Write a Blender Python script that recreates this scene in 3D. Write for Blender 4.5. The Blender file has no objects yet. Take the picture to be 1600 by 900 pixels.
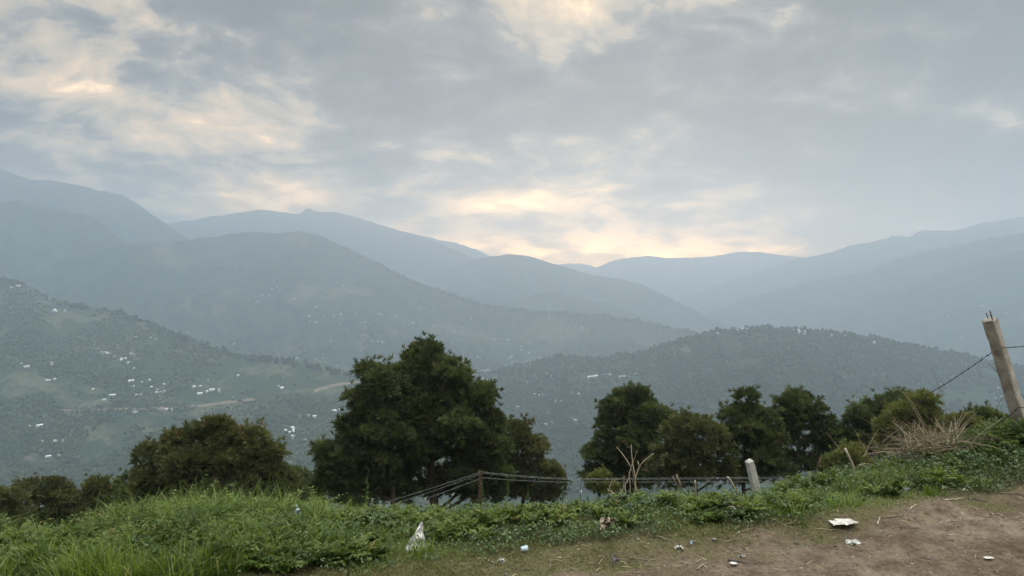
import bpy, math, random
import numpy as np
from mathutils import Vector
from mathutils.bvhtree import BVHTree

# ------------------------------------------------------------------ helpers
F = 1155.56            # focal length in photo pixels (1600 wide)
EYE = 1.6
PITCH = math.atan(15.0 / F)     # looking slightly down
CP, SP = math.cos(PITCH), math.sin(PITCH)
COL = bpy.context.scene.collection
SC = bpy.context.scene

def ray(px, py):
    u = (px - 800.0) / F; w = (450.0 - py) / F
    return np.array([u, CP + w * SP, -SP + w * CP])

def P(px, py, D):
    d = ray(px, py)
    d = d / d[1] * D
    return np.array([d[0], d[1], d[2] + EYE])

def Pv(px, py, D):
    px = np.asarray(px, float); py = np.asarray(py, float); D = np.asarray(D, float)
    u = (px - 800.0) / F; w = (450.0 - py) / F
    yy = CP + w * SP
    return np.stack([u / yy * D, D, (-SP + w * CP) / yy * D + EYE], -1)

def hsh(i, j, k, seed):
    h = (i.astype(np.int64) * 374761393 + j.astype(np.int64) * 668265263 + k.astype(np.int64) * 2147483647 + seed * 1274126177) & 0xffffffff
    h = ((h ^ (h >> 13)) * 1274126177) & 0xffffffff
    h = (h ^ (h >> 16)) & 0xffffffff
    h = (h * 2246822519) & 0xffffffff
    h = h ^ (h >> 15)
    return h.astype(np.float64) / 4294967295.0

def vnoise(x, y, z, seed=0):
    x = np.asarray(x, float); y = np.asarray(y, float) + np.zeros_like(x); z = np.zeros_like(x) + z
    xi = np.floor(x); yi = np.floor(y); zi = np.floor(z)
    fx = x - xi; fy = y - yi; fz = z - zi
    fx = fx * fx * (3 - 2 * fx); fy = fy * fy * (3 - 2 * fy); fz = fz * fz * (3 - 2 * fz)
    xi = xi.astype(np.int64); yi = yi.astype(np.int64); zi = zi.astype(np.int64)
    def h(a, b, c): return hsh(xi + a, yi + b, zi + c, seed)
    x00 = h(0,0,0) * (1-fx) + h(1,0,0) * fx; x10 = h(0,1,0) * (1-fx) + h(1,1,0) * fx
    x01 = h(0,0,1) * (1-fx) + h(1,0,1) * fx; x11 = h(0,1,1) * (1-fx) + h(1,1,1) * fx
    y0 = x00 * (1-fy) + x10 * fy; y1 = x01 * (1-fy) + x11 * fy
    return (y0 * (1-fz) + y1 * fz) * 2 - 1

def fbm(x, y, z=0.0, oct=4, seed=0, gain=0.5):
    a = 1.0; s = 0; n = 0; f = 1.0
    for o in range(oct):
        s = s + a * vnoise(np.asarray(x) * f + 17.3 * o, np.asarray(y) * f - 9.1 * o, np.asarray(z) * f + 3.7 * o, seed + o)
        n += a; a *= gain; f *= 2.03
    return s / n

def sstep(a, b, x):
    t = np.clip((np.asarray(x, float) - a) / (b - a), 0, 1)
    return t * t * (3 - 2 * t)

def mesh_np(name, verts, faces, mat=None, parent=None, smooth=False, attrs=None, fmat=None):
    """faces: list of int arrays, each (n,3) or (n,4)"""
    me = bpy.data.meshes.new(name)
    verts = np.asarray(verts, dtype=np.float32).reshape(-1, 3)
    if not isinstance(faces, list): faces = [faces]
    faces = [np.asarray(f, dtype=np.int32) for f in faces if len(f)]
    me.vertices.add(len(verts)); me.vertices.foreach_set('co', verts.ravel())
    loops = np.concatenate([f.ravel() for f in faces]); tot = np.concatenate([np.full(len(f), f.shape[1], np.int32) for f in faces])
    start = np.concatenate([[0], np.cumsum(tot)[:-1]]).astype(np.int32)
    me.loops.add(len(loops)); me.loops.foreach_set('vertex_index', loops)
    me.polygons.add(len(tot)); me.polygons.foreach_set('loop_start', start)
    if fmat is not None: me.polygons.foreach_set('material_index', np.asarray(fmat, np.int32))
    me.polygons.foreach_set('use_smooth', np.full(len(tot), smooth))
    if attrs:
        for k, v in attrs.items():
            a = me.attributes.new(k, 'FLOAT', 'POINT'); a.data.foreach_set('value', np.asarray(v, np.float32))
    me.update(calc_edges=True); me.validate()
    if mat:
        for m in (mat if isinstance(mat, (list, tuple)) else [mat]): me.materials.append(m)
    o = bpy.data.objects.new(name, me); COL.objects.link(o)
    if parent: o.parent = parent
    return o

def tag(o, label=None, cat=None, group=None, kind=None):
    if label: o['label'] = label
    if cat: o['category'] = cat
    if group: o['group'] = group
    if kind: o['kind'] = kind
    return o

def empty(name, loc):
    o = bpy.data.objects.new(name, None); COL.objects.link(o); o.location = [float(c) for c in loc]
    o.empty_display_size = 0.1
    return o

class MB:
    """collects pieces, builds ONE mesh"""
    def __init__(s): s.v = []; s.f3 = []; s.f4 = []; s.n = 0; s.a = []
    def add(s, v, f3=None, f4=None, a=0.0):
        v = np.asarray(v, float).reshape(-1, 3); s.v.append(v)
        if f3 is not None and len(f3): s.f3.append(np.asarray(f3, np.int64) + s.n)
        if f4 is not None and len(f4): s.f4.append(np.asarray(f4, np.int64) + s.n)
        s.a.append(np.zeros(len(v)) + a)
        s.n += len(v)
    def tube(s, pts, rad, k=6, a=0.0, cap=True):
        pts = np.asarray(pts, float); n = len(pts); rad = np.zeros(n) + rad
        t = np.gradient(pts, axis=0); t /= np.linalg.norm(t, axis=1)[:, None] + 1e-9
        ref = np.array([0.13, 0.31, 0.94]) if abs(t[0][2]) < 0.8 else np.array([1.0, 0.2, 0.1])
        u = np.cross(t, ref); u /= np.linalg.norm(u, axis=1)[:, None] + 1e-9
        w = np.cross(t, u)
        an = np.arange(k) / k * 2 * math.pi
        ring = u[:, None, :] * np.cos(an)[None, :, None] + w[:, None, :] * np.sin(an)[None, :, None]
        v = pts[:, None, :] + ring * rad[:, None, None]
        v = v.reshape(-1, 3); f = []
        i = np.arange(n - 1)[:, None] * k; j = np.arange(k)[None, :]
        f4 = np.stack([i + j, i + (j + 1) % k, i + k + (j + 1) % k, i + k + j], -1).reshape(-1, 4)
        f3 = []
        if cap:
            v = np.vstack([v, pts[0], pts[-1]]); c0 = n * k; c1 = n * k + 1
            for q in range(k):
                f3.append((c0, (q + 1) % k, q)); f3.append((c1, (n - 1) * k + q, (n - 1) * k + (q + 1) % k))
        s.add(v, f3, f4, a)
    def box(s, c, size, R=None, a=0.0):
        sx, sy, sz = [q / 2 for q in size]
        v = np.array([(x, y, z) for x in (-sx, sx) for y in (-sy, sy) for z in (-sz, sz)])
        if R is not None: v = v @ R.T
        s.add(v + np.asarray(c), None, [(0,1,3,2),(4,6,7,5),(0,4,5,1),(2,3,7,6),(0,2,6,4),(1,5,7,3)], a)
    def build(s, name, mat, parent=None, smooth=False, off=None, attr='rnd'):
        v = np.vstack(s.v)
        if off is not None: v = v - np.asarray(off)
        fs = []
        if s.f3: fs.append(np.vstack(s.f3))
        if s.f4: fs.append(np.vstack(s.f4))
        return mesh_np(name, v, fs, mat, parent, smooth, {attr: np.concatenate(s.a)})

# ------------------------------------------------------------------ materials
def new_mat(name):
    m = bpy.data.materials.new(name); m.use_nodes = True
    nt = m.node_tree; nt.nodes.clear()
    return m, nt
class NT:
    def __init__(s, nt): s.nt = nt
    def n(s, t, **kw):
        x = s.nt.nodes.new(t)
        for k, v in kw.items(): setattr(x, k, v)
        return x
    def set(s, sock, v):
        if hasattr(v, 'is_output') or isinstance(v, bpy.types.NodeSocket): s.nt.links.new(v, sock)
        else:
            if isinstance(v, (tuple, list)) and len(v) == 3 and sock.type == 'RGBA': v = (*v, 1)
            sock.default_value = v
    def math(s, op, a, b=0.0, c=None, clamp=False):
        x = s.n('ShaderNodeMath', operation=op); x.use_clamp = clamp
        s.set(x.inputs[0], a); s.set(x.inputs[1], b)
        if c is not None: s.set(x.inputs[2], c)
        return x.outputs[0]
    def mix(s, fac, a, b, mode='MIX'):
        x = s.n('ShaderNodeMix', data_type='RGBA', blend_type=mode); x.clamp_result = False
        s.set(x.inputs[0], fac); s.set(x.inputs[6], a); s.set(x.inputs[7], b)
        return x.outputs[2]
    def noise(s, vec, scale, detail=4, rough=0.5, dist=0.0, out=0):
        x = s.n('ShaderNodeTexNoise'); s.set(x.inputs['Vector'], vec); x.inputs['Scale'].default_value = scale
        x.inputs['Detail'].default_value = detail; x.inputs['Roughness'].default_value = rough; x.inputs['Distortion'].default_value = dist
        return x.outputs[out]
    def ramp(s, fac, stops, interp='LINEAR'):
        x = s.n('ShaderNodeValToRGB'); cr = x.color_ramp; cr.interpolation = interp
        while len(cr.elements) < len(stops): cr.elements.new(0.5)
        for e, (p, c) in zip(cr.elements, stops):
            e.position = p; e.color = (*c, 1) if len(c) == 3 else c
        s.set(x.inputs[0], fac); return x.outputs[0]
    def rng(s, v, a, b, c=0.0, d=1.0, smooth=False):
        x = s.n('ShaderNodeMapRange'); x.interpolation_type = 'SMOOTHSTEP' if smooth else 'LINEAR'
        s.set(x.inputs[0], v); x.inputs[1].default_value = a; x.inputs[2].default_value = b; x.inputs[3].default_value = c; x.inputs[4].default_value = d
        return x.outputs[0]
    def out(s, sh):
        o = s.n('ShaderNodeOutputMaterial'); s.nt.links.new(sh, o.inputs['Surface']); return o
    def bsdf(s, color, rough=0.8, spec=0.3, normal=None, trans=None, metal=0.0):
        b = s.n('ShaderNodeBsdfPrincipled'); s.set(b.inputs['Base Color'], color); s.set(b.inputs['Roughness'], rough)
        s.set(b.inputs['Specular IOR Level'], spec); s.set(b.inputs['Metallic'], metal)
        if normal is not None: s.nt.links.new(normal, b.inputs['Normal'])
        return b.outputs[0]
    def bump(s, h, strength=0.5, dist=0.01):
        x = s.n('ShaderNodeBump'); x.inputs['Strength'].default_value = strength; x.inputs['Distance'].default_value = dist
        s.nt.links.new(h, x.inputs['Height']); return x.outputs[0]

def simple_mat(name, c1, c2=None, scale=8, rough=0.8, spec=0.3, bump=0.0, bdist=0.01, metal=0.0):
    m, nt = new_mat(name); g = NT(nt)
    tc = g.n('ShaderNodeTexCoord').outputs['Object']
    nz = g.noise(tc, scale, 5, 0.6)
    col = g.mix(g.rng(nz, 0.35, 0.65), c1, c2 or c1)
    nrm = g.bump(g.noise(tc, scale * 3, 5, 0.65), bump, bdist) if bump else None
    g.out(g.bsdf(col, rough, spec, nrm, metal=metal)); return m

def leaf_mat(name, stops, trans=0.35, rough=0.55, spec=0.25, big=None):
    """foliage: colour chosen per leaf from attribute rnd; thin, lets light through"""
    m, nt = new_mat(name); g = NT(nt)
    at = g.n('ShaderNodeAttribute', attribute_name='rnd').outputs['Fac']
    col = g.ramp(at, stops)
    if big:
        pos = g.n('ShaderNodeNewGeometry').outputs['Position']
        nz = g.noise(pos, big[0], 3, 0.5)
        col = g.mix(g.rng(nz, 0.4, 0.62), col, g.mix(1.0, col, big[1], 'MULTIPLY'))
    b = g.n('ShaderNodeBsdfPrincipled'); nt.links.new(col, b.inputs['Base Color']); b.inputs['Roughness'].default_value = rough
    b.inputs['Specular IOR Level'].default_value = spec
    t = g.n('ShaderNodeBsdfTranslucent'); nt.links.new(g.mix(1.0, col, (1.25, 1.3, 0.7), 'MULTIPLY'), t.inputs[0])
    mx = g.n('ShaderNodeMixShader'); mx.inputs[0].default_value = trans
    nt.links.new(b.outputs[0], mx.inputs[1]); nt.links.new(t.outputs[0], mx.inputs[2])
    g.out(mx.outputs[0]); return m

# ------------------------------------------------------------------ camera / render settings
cam_d = bpy.data.cameras.new('camera'); cam = bpy.data.objects.new('camera', cam_d); COL.objects.link(cam)
cam.location = (0, 0, EYE); cam.rotation_euler = (math.pi / 2 - PITCH, 0, 0)
cam_d.sensor_width = 36; cam_d.lens = 26; cam_d.clip_start = 0.05; cam_d.clip_end = 60000
SC.camera = cam
SC.view_settings.view_transform = 'Standard'; SC.view_settings.look = 'None'
SC.view_settings.gamma = 1.0; SC.view_settings.exposure = 0.60
SC.render.engine = 'CYCLES'
cy = SC.cycles
cy.max_bounces = 6; cy.diffuse_bounces = 3; cy.glossy_bounces = 2; cy.transmission_bounces = 3
cy.volume_bounces = 2; cy.transparent_max_bounces = 8
cy.use_denoising = True
try: cy.denoiser = 'OPENIMAGEDENOISE'
except Exception: pass
cy.sample_clamp_indirect = 4.0
cy.use_adaptive_sampling = True; cy.adaptive_threshold = 0.012

SUN_EL, SUN_AZ = math.radians(6.5), math.radians(7)     # azimuth from +Y towards +X
sd = bpy.data.lights.new('sun', 'SUN'); so = bpy.data.objects.new('sun', sd); COL.objects.link(so)
sd.energy = 0.72; sd.angle = math.radians(8); sd.color = (1.0, 0.66, 0.42)
sdir = Vector((math.sin(SUN_AZ) * math.cos(SUN_EL), math.cos(SUN_AZ) * math.cos(SUN_EL), math.sin(SUN_EL)))
so.rotation_euler = (-sdir).to_track_quat('-Z', 'Y').to_euler()
so.location = (0, 30, 60)

# ------------------------------------------------------------------ sky: clouds over the daylight sky
def build_world():
    w = bpy.data.worlds.new('World'); SC.world = w; w.use_nodes = True
    nt = w.node_tree; nt.nodes.clear(); g = NT(nt)
    sky = g.n('ShaderNodeTexSky'); sky.sky_type = 'NISHITA'; sky.sun_disc = False
    sky.sun_elevation = SUN_EL; sky.sun_rotation = SUN_AZ; sky.altitude = 1500; sky.dust_density = 2.0
    d = g.n('ShaderNodeTexCoord').outputs['Generated']
    sep = g.n('ShaderNodeSeparateXYZ'); nt.links.new(d, sep.inputs[0])
    X, Y, Z = sep.outputs
    den = g.math('MAXIMUM', g.math('ADD', Z, 0.27), 0.1)
    cmb = g.n('ShaderNodeCombineXYZ'); g.set(cmb.inputs[0], g.math('DIVIDE', X, den)); g.set(cmb.inputs[1], g.math('DIVIDE', Y, den)); g.set(cmb.inputs[2], SKY_SEED)
    p = cmb.outputs[0]
    warp = g.noise(p, 2.4, 3, 0.5, out=1)
    vm = g.n('ShaderNodeVectorMath', operation='MULTIPLY_ADD'); nt.links.new(warp, vm.inputs[0]); vm.inputs[1].default_value = (0.28, 0.28, 0.0); nt.links.new(p, vm.inputs[2])
    pw = vm.outputs[0]
    n1 = g.noise(pw, 1.15, 7, 0.5)
    n2 = g.noise(pw, 3.9, 8, 0.56)
    n3 = g.noise(pw, 11.0, 9, 0.60)
    front = g.rng(Y, 0.0, 0.3)
    def spot(px, py, sx, sy, amp):
        u = (px - 800) / F; v = (435 - py) / F; L = math.sqrt(1 + u*u + v*v)
        a = g.math('MULTIPLY', g.math('SUBTRACT', X, u / L), F / sx)
        b = g.math('MULTIPLY', g.math('SUBTRACT', Z, v / L), F / sy)
        r = g.math('ADD', g.math('MULTIPLY', a, a), g.math('MULTIPLY', b, b))
        e = g.math('EXPONENT', g.math('MULTIPLY', r, -1.0))
        return g.math('MULTIPLY', g.math('MULTIPLY', e, amp), front)
    def addall(l):
        s = l[0]
        for q in l[1:]: s = g.math('ADD', s, q)
        return s
    base = g.math('ADD', g.math('MULTIPLY', g.math('SUBTRACT', n1, 0.5), 2.1), g.math('MULTIPLY', g.math('SUBTRACT', n2, 0.5), 1.6))
    base = g.math('ADD', base, g.math('MULTIPLY', g.math('SUBTRACT', n3, 0.5), 0.85))
    m = addall([base] + [spot(*q) for q in SKY_SPOTS])
    v = g.math('ADD', m, 0.42)
    el = g.math('DIVIDE', Z, g.math('MAXIMUM', Y, 0.05))
    col = g.ramp(v, SKY_RAMP)
    # warm tint of the gaps low over the ridges, where the low sun shines through
    low = g.math('EXPONENT', g.math('MULTIPLY', g.math('MAXIMUM', Z, 0.0), -7.0))
    gl = spot(860, 330, 620, 200, 1.0)
    warmf = g.math('MULTIPLY', g.math('MULTIPLY', low, g.rng(v, 0.3, 0.8)), g.math('ADD', 0.35, gl), clamp=True)
    col = g.mix(warmf, col, g.mix(1.0, col, (1.22, 0.97, 0.66), 'MULTIPLY'))
    # the low sun lights the clear strip under the clouds, just over the ridges
    strip = g.math('EXPONENT', g.math('MULTIPLY', g.math('POWER', g.math('DIVIDE', g.math('MAXIMUM', Z, 0.0), 0.055), 2.0), -1.0))
    a_ = g.math('EXPONENT', g.math('MULTIPLY', g.math('POWER', g.math('DIVIDE', g.math('SUBTRACT', X, 0.12), 0.33), 2.0), -1.0))
    strip = g.math('MULTIPLY', g.math('ADD', g.math('MULTIPLY', strip, g.math('MULTIPLY', a_, 0.85)), spot(792, 316, 58, 17, 0.36)), g.math('MULTIPLY', front, g.math('ADD', 0.45, g.rng(g.math('ADD', g.math('MULTIPLY', n2, 0.6), g.math('MULTIPLY', n1, 0.4)), 0.44, 0.60, 0.0, 1.1, smooth=True))))
    col = g.mix(1.0, col, g.mix(strip, (0, 0, 0), GLOW), 'ADD')
    # unseen sky overhead and behind, brightened as added fill for haze and foreground
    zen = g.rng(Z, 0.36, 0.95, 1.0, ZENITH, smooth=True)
    back = g.rng(Y, -0.6, 0.3, 1.3, 1.0)
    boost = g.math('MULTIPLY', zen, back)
    col = g.mix(g.rng(Z, 0.36, 0.7), col, g.mix(1.0, col, (0.70, 0.93, 1.38), 'MULTIPLY'))  # unseen overhead sky tinted blue so its fill keeps the haze blue
    # low sky shines through more air
    ex = g.math('ADD', 1.0, g.math('MULTIPLY', g.math('EXPONENT', g.math('MULTIPLY', g.math('MAXIMUM', Z, 0.0), -9.0)), LOWBOOST))
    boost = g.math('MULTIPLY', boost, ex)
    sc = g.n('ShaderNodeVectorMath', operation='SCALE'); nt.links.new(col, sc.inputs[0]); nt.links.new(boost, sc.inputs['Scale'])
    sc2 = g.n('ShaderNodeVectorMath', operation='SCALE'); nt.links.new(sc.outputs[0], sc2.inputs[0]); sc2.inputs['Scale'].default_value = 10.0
    cover = g.rng(v, 0.55, 1.1, 0.97, 0.80)
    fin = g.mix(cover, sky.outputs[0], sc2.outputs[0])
    gr = g.rng(Z, -0.06, -0.01)                      # below the horizon: dark land
    fin = g.mix(gr, (1.2, 1.4, 1.3), fin)
    bg = g.n('ShaderNodeBackground'); nt.links.new(fin, bg.inputs[0]); bg.inputs[1].default_value = 0.1
    o = g.n('ShaderNodeOutputWorld'); nt.links.new(bg.outputs[0], o.inputs[0])

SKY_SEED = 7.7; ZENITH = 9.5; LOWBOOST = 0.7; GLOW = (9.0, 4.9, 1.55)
SKY_RAMP = [(0.0, (0.032, 0.030, 0.030)), (0.16, (0.056, 0.053, 0.051)), (0.30, (0.108, 0.100, 0.090)), (0.41, (0.188, 0.165, 0.134)), (0.47, (0.30, 0.245, 0.172)), (0.60, (0.42, 0.325, 0.205)), (0.80, (0.70, 0.48, 0.26)), (1.0, (1.3, 0.88, 0.45))]
SKY_SPOTS = [  # px, py, sx, sy, amp
    (790, 320, 58, 22, 0.42), (850, 306, 40, 10, 0.25), (480, 335, 200, 40, 0.16), (190, 240, 330, 80, 0.17),
    (1420, 90, 420, 190, -0.42), (980, 200, 280, 80, -0.24), (850, 62, 38, 45, 0.20), (1215, 60, 60, 40, 0.14), (1150, 255, 300, 28, 0.07), (1290, 235, 90, 22, 0.08),
    (330, 70, 420, 80, -0.13), (620, 300, 150, 40, -0.14), (1520, 260, 150, 60, -0.10), (1110, 350, 90, 22, -0.12),
    (85, 195, 95, 17, -0.20), (245, 178, 70, 20, -0.18), (130, 250, 70, 15, -0.16), (365, 245, 90, 28, -0.20), (700, 160, 90, 30, -0.05),
    (335, 195, 55, 28, 0.20), (60, 140, 60, 12, 0.18), (240, 150, 170, 12, 0.12), (570, 98, 90, 12, 0.14), (440, 287, 30, 12, 0.22), (500, 275, 40, 10, 0.14), (410, 122, 20, 12, 0.14),
    (1055, 322, 34, 6, 0.32), (1003, 320, 12, 5, 0.22), (1110, 318, 16, 5, 0.22), (1196, 343, 9, 7, 0.25), (1090, 346, 9, 14, 0.2), (915, 330, 30, 20, 0.10), (30, 30, 120, 20, 0.10), (700, 20, 150, 30, 0.06),
]
build_world()

# ------------------------------------------------------------------ haze
HZ = 12000.0
ZFLOOR = -700.0
haze_top = 800.0
mb = MB(); mb.box((0, 0, (haze_top + ZFLOOR - 12) / 2), (2 * HZ, 2 * HZ, haze_top - (ZFLOOR - 12)))
hm, hnt = new_mat('haze'); g = NT(hnt)
pv = g.n('ShaderNodeVolumePrincipled'); pv.inputs['Density'].default_value = 2.5e-4
pv.inputs['Color'].default_value = (0.705, 0.845, 1.0, 1); pv.inputs['Anisotropy'].default_value = 0.58
ho = g.n('ShaderNodeOutputMaterial'); hnt.links.new(pv.outputs[0], ho.inputs['Volume'])
haze = mb.build('haze', hm); tag(haze, 'pale blue haze filling the valley between the ridges', 'haze', None, 'stuff')
hm.cycles.homogeneous_volume = True if hasattr(hm.cycles, 'homogeneous_volume') else None

# ------------------------------------------------------------------ mountains
def terrain_mat(name, forest, forest2, field, soil, fieldamt, scale, terrace=0.0, tstep=7.0, bdist=3.0):
    m, nt = new_mat(name); g = NT(nt)
    pos = g.n('ShaderNodeNewGeometry').outputs['Position']
    sep = g.n('ShaderNodeSeparateXYZ'); nt.links.new(pos, sep.inputs[0])
    big = g.noise(pos, scale, 5, 0.55, 0.4)
    mid = g.noise(pos, scale * 5, 5, 0.6)
    fine = g.noise(pos, scale * 26, 4, 0.65)
    fc = g.mix(g.rng(mid, 0.38, 0.62), forest, forest2)
    fc = g.mix(1.0, fc, g.ramp(fine, [(0.3, (0.55, 0.55, 0.55)), (0.7, (1.5, 1.5, 1.4))]), 'MULTIPLY')
    # open fields cut into terraces that follow the contours
    zz = g.math('ADD', g.math('DIVIDE', sep.outputs[2], tstep), g.math('MULTIPLY', g.noise(pos, scale * 6, 2, 0.5), 2.2))
    fr = g.math('FRACT', zz)
    line = g.math('SUBTRACT', 1.0, g.rng(g.math('ABSOLUTE', g.math('SUBTRACT', fr, 0.5)), 0.0, 0.22))
    tone = g.noise(pos, scale * 9, 3, 0.5)
    fld = g.mix(g.rng(tone, 0.42, 0.6), field, soil)
    fld = g.mix(g.math('MULTIPLY', line, terrace), fld, g.mix(0.5, forest, soil))
    msk = g.math('ADD', big, g.math('MULTIPLY', g.math('SUBTRACT', mid, 0.5), 0.35))
    msk = g.rng(msk, 0.60 - fieldamt, 0.66 - fieldamt)
    scrub = g.rng(g.noise(pos, scale * 14, 5, 0.65), 0.50, 0.58)
    msk = g.math('MULTIPLY', msk, g.math('SUBTRACT', 1.0, g.math('MULTIPLY', scrub, 0.75)))
    col = g.mix(msk, fc, fld)
    nrm = g.bump(g.noise(pos, scale * 16, 5, 0.7), 0.9, bdist)
    g.out(g.bsdf(col, 0.95, 0.05, nrm)); return m

FOR1, FOR2 = (0.022, 0.036, 0.022), (0.040, 0.058, 0.030)
FIELD, SOIL = (0.066, 0.100, 0.046), (0.135, 0.105, 0.075)
MT_far = terrain_mat('far_mountain', FOR1, FOR2, (0.08, 0.10, 0.05), (0.14, 0.12, 0.08), -0.05, 0.0016, 0, 7, 20)
MT_mid = terrain_mat('mid_mountain', (0.018, 0.032, 0.024), FOR2, (0.075, 0.10, 0.05), (0.14, 0.11, 0.08), 0.03, 0.0036, 0.6, 9, 10)
MT_near = terrain_mat('terraced_hill', FOR1, FOR2, FIELD, SOIL, 0.075, 0.0085, 0.75, 6.5, 3)
MT_wood = terrain_mat('wooded_hill', (0.020, 0.034, 0.022), (0.035, 0.05, 0.03), (0.10, 0.12, 0.07), (0.16, 0.13, 0.10), -0.02, 0.005, 0.3, 7, 4)

BVH = {}
def ridge(name, label, crest, foot, mat, amp=40.0, wl=400.0, seed=1, n=None, m=70, crest_px=1.2, lo=None, hi=None, ncols=260, prof=1.0, ds=1.0):
    crest = np.array(sorted(crest), float); foot = np.array(sorted(foot), float)
    crest[:, 2] *= ds; foot[:, 2] *= ds
    for q in (crest, foot): q[:, 2] = np.where(q[:, 2] > 4800, 4800 + (q[:, 2] - 4800) * 0.97, q[:, 2])
    lo = crest[0, 0] if lo is None else lo; hi = crest[-1, 0] if hi is None else hi
    px = np.linspace(lo, hi, ncols)
    cy_ = np.interp(px, crest[:, 0], crest[:, 1])
    ks = max(3, int(round(8 / ((hi - lo) / ncols)))) | 1          # light smoothing of the polyline
    ker = np.hanning(ks + 2)[1:-1]; ker /= ker.sum()
    cy_ = np.convolve(np.pad(cy_, ks // 2, mode='edge'), ker, mode='valid')
    cD = np.interp(px, crest[:, 0], crest[:, 2])
    cy_ = cy_ + 1.4 * crest_px * fbm(px / 26.0, 0.0, 0.0, 5, seed + 50) + 0.9 * crest_px * fbm(px / 7.0, 0.0, 3.0, 3, seed + 55)
    fy = np.interp(px, foot[:, 0], foot[:, 1]); fD = np.interp(px, foot[:, 0], foot[:, 2])
    C = Pv(px, cy_, cD); Fo = Pv(px, fy, fD)
    rows = []
    bl = np.clip(11750 - np.maximum(np.abs(C[:, 0]), C[:, 1]), 120, 0.35 * cD)                                                   # far side of the mountain, falling away
    for t in np.linspace(1, 0.04, 14) ** 1.4:
        b = C.copy(); dirv = C[:, :2] / np.linalg.norm(C[:, :2], axis=1)[:, None]
        b[:, :2] += dirv * (bl * t)[:, None]
        dz = (C[:, 2] - (ZFLOOR - 8)) * sstep(0, 1, t) * 0.97 + 0.03 * bl * t
        dz = dz - amp * 0.7 * fbm(b[:, 0] / wl, b[:, 1] / wl, 0, 4, seed) * min(1, t * 5) * (1 - t)
        b[:, 2] = np.maximum(b[:, 2] - dz, ZFLOOR - 8); rows.append(b)
    S = np.linspace(0, 1, m)
    for s in S:
        r = C * (1 - s) + Fo * s
        sz = s ** prof
        r[:, 2] = C[:, 2] * (1 - sz) + Fo[:, 2] * sz
        ramp = min(1.0, s * 6.0)
        # spurs and gullies running down the slope
        q = px / wl * 9.0
        rid = 1 - np.abs(fbm(r[:, 0] / wl + 0.35 * fbm(r[:, 0] / wl, r[:, 1] / wl, 2, 2, seed + 7), r[:, 1] / wl * 0.45, 0, 5, seed)) * 2.2
        dz = amp * (rid - 0.75) + amp * 0.35 * fbm(r[:, 0] / wl * 3, r[:, 1] / wl * 3, 0, 4, seed + 3)
        r[:, 2] += dz * ramp - amp * 0.25 * ramp
        rows.append(r)
    last = rows[-1].copy()                                           # run on under the valley floor
    for t in (0.35, 1.0):
        r = last.copy(); r[:, :2] = last[:, :2] * (1 - 0.16 * t); r[:, 2] = last[:, 2] * (1 - t) + (ZFLOOR - 8) * t; rows.append(r)
    V = np.stack(rows, 0); R, Cc = V.shape[:2]
    i = np.arange(R - 1)[:, None] * Cc; j = np.arange(Cc - 1)[None, :]
    f = np.stack([i + j, i + j + 1, i + Cc + j + 1, i + Cc + j], -1).reshape(-1, 4)
    o = mesh_np(name, V.reshape(-1, 3), f, mat, smooth=True)
    tag(o, label, None, None, 'structure')
    BVH[seed] = BVHTree.FromPolygons([tuple(v) for v in V.reshape(-1, 3)], [tuple(int(a) for a in q) for q in f])
    return o

ridge('distant_mountain', 'faint farthest ridge in the valley gap', [(780, 430, 11400), (850, 414, 11400), (905, 412, 11400), (950, 420, 11400), (1000, 440, 11400)], [(700, 500, 9900), (1100, 500, 9900)], MT_far, 60, 1800, 11, m=20, ncols=80)
ridge('distant_mountain', 'pale far mountain in the valley gap', [(880, 440, 10600), (930, 419, 10600), (965, 404, 10600), (1010, 400, 10600), (1060, 403, 10600), (1110, 401, 10500), (1150, 393, 10400), (1190, 393, 10400), (1220, 399, 10400), (1260, 403, 10300), (1320, 412, 10200), (1450, 420, 10200), (1700, 430, 10200)],
      [(800, 520, 9500), (1700, 520, 9500)], MT_far, 130, 1700, 12, m=40, ncols=160)
ridge('distant_mountain', 'pale low spur in front of the valley gap', [(880, 440, 9800), (925, 428, 9800), (980, 425, 9800), (1020, 429, 9700), (1050, 438, 9600), (1075, 452, 9500), (1110, 470, 9300), (1160, 500, 9100)],
      [(800, 540, 8600), (1300, 540, 8600)], MT_far, 110, 1400, 13, m=40, ncols=120)
ridge('right_mountain', 'highest hazy ridge on the right', [(1020, 488, 9500), (1060, 470, 9400), (1110, 450, 9300), (1170, 430, 9200), (1230, 410, 9000), (1290, 395, 8900), (1350, 380, 8600), (1400, 369, 8400), (1420, 371, 8400), (1440, 361, 8300), (1500, 359, 8200), (1540, 348, 8000), (1580, 340, 7900), (1640, 338, 7800), (1800, 330, 7500), (2300, 330, 7500)],
      [(1000, 560, 7600), (1600, 560, 6600), (2300, 560, 6600)], MT_far, 170, 1000, 14, ds=0.87, ncols=300, crest_px=2.2)
ridge('right_mountain', 'second hazy ridge on the right', [(980, 560, 8600), (1040, 528, 8300), (1070, 508, 8200), (1110, 488, 8000), (1150, 471, 7800), (1210, 455, 7500), (1260, 440, 7300), (1300, 435, 7100), (1350, 425, 6900), (1400, 405, 6700), (1450, 392, 6500), (1500, 381, 6400), (1560, 371, 6200), (1620, 362, 6100), (1800, 345, 6000), (2300, 350, 6000)],
      [(900, 600, 6000), (2300, 600, 4900)], MT_far, 130, 800, 15, ds=0.85, ncols=300, crest_px=1.6)
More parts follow.
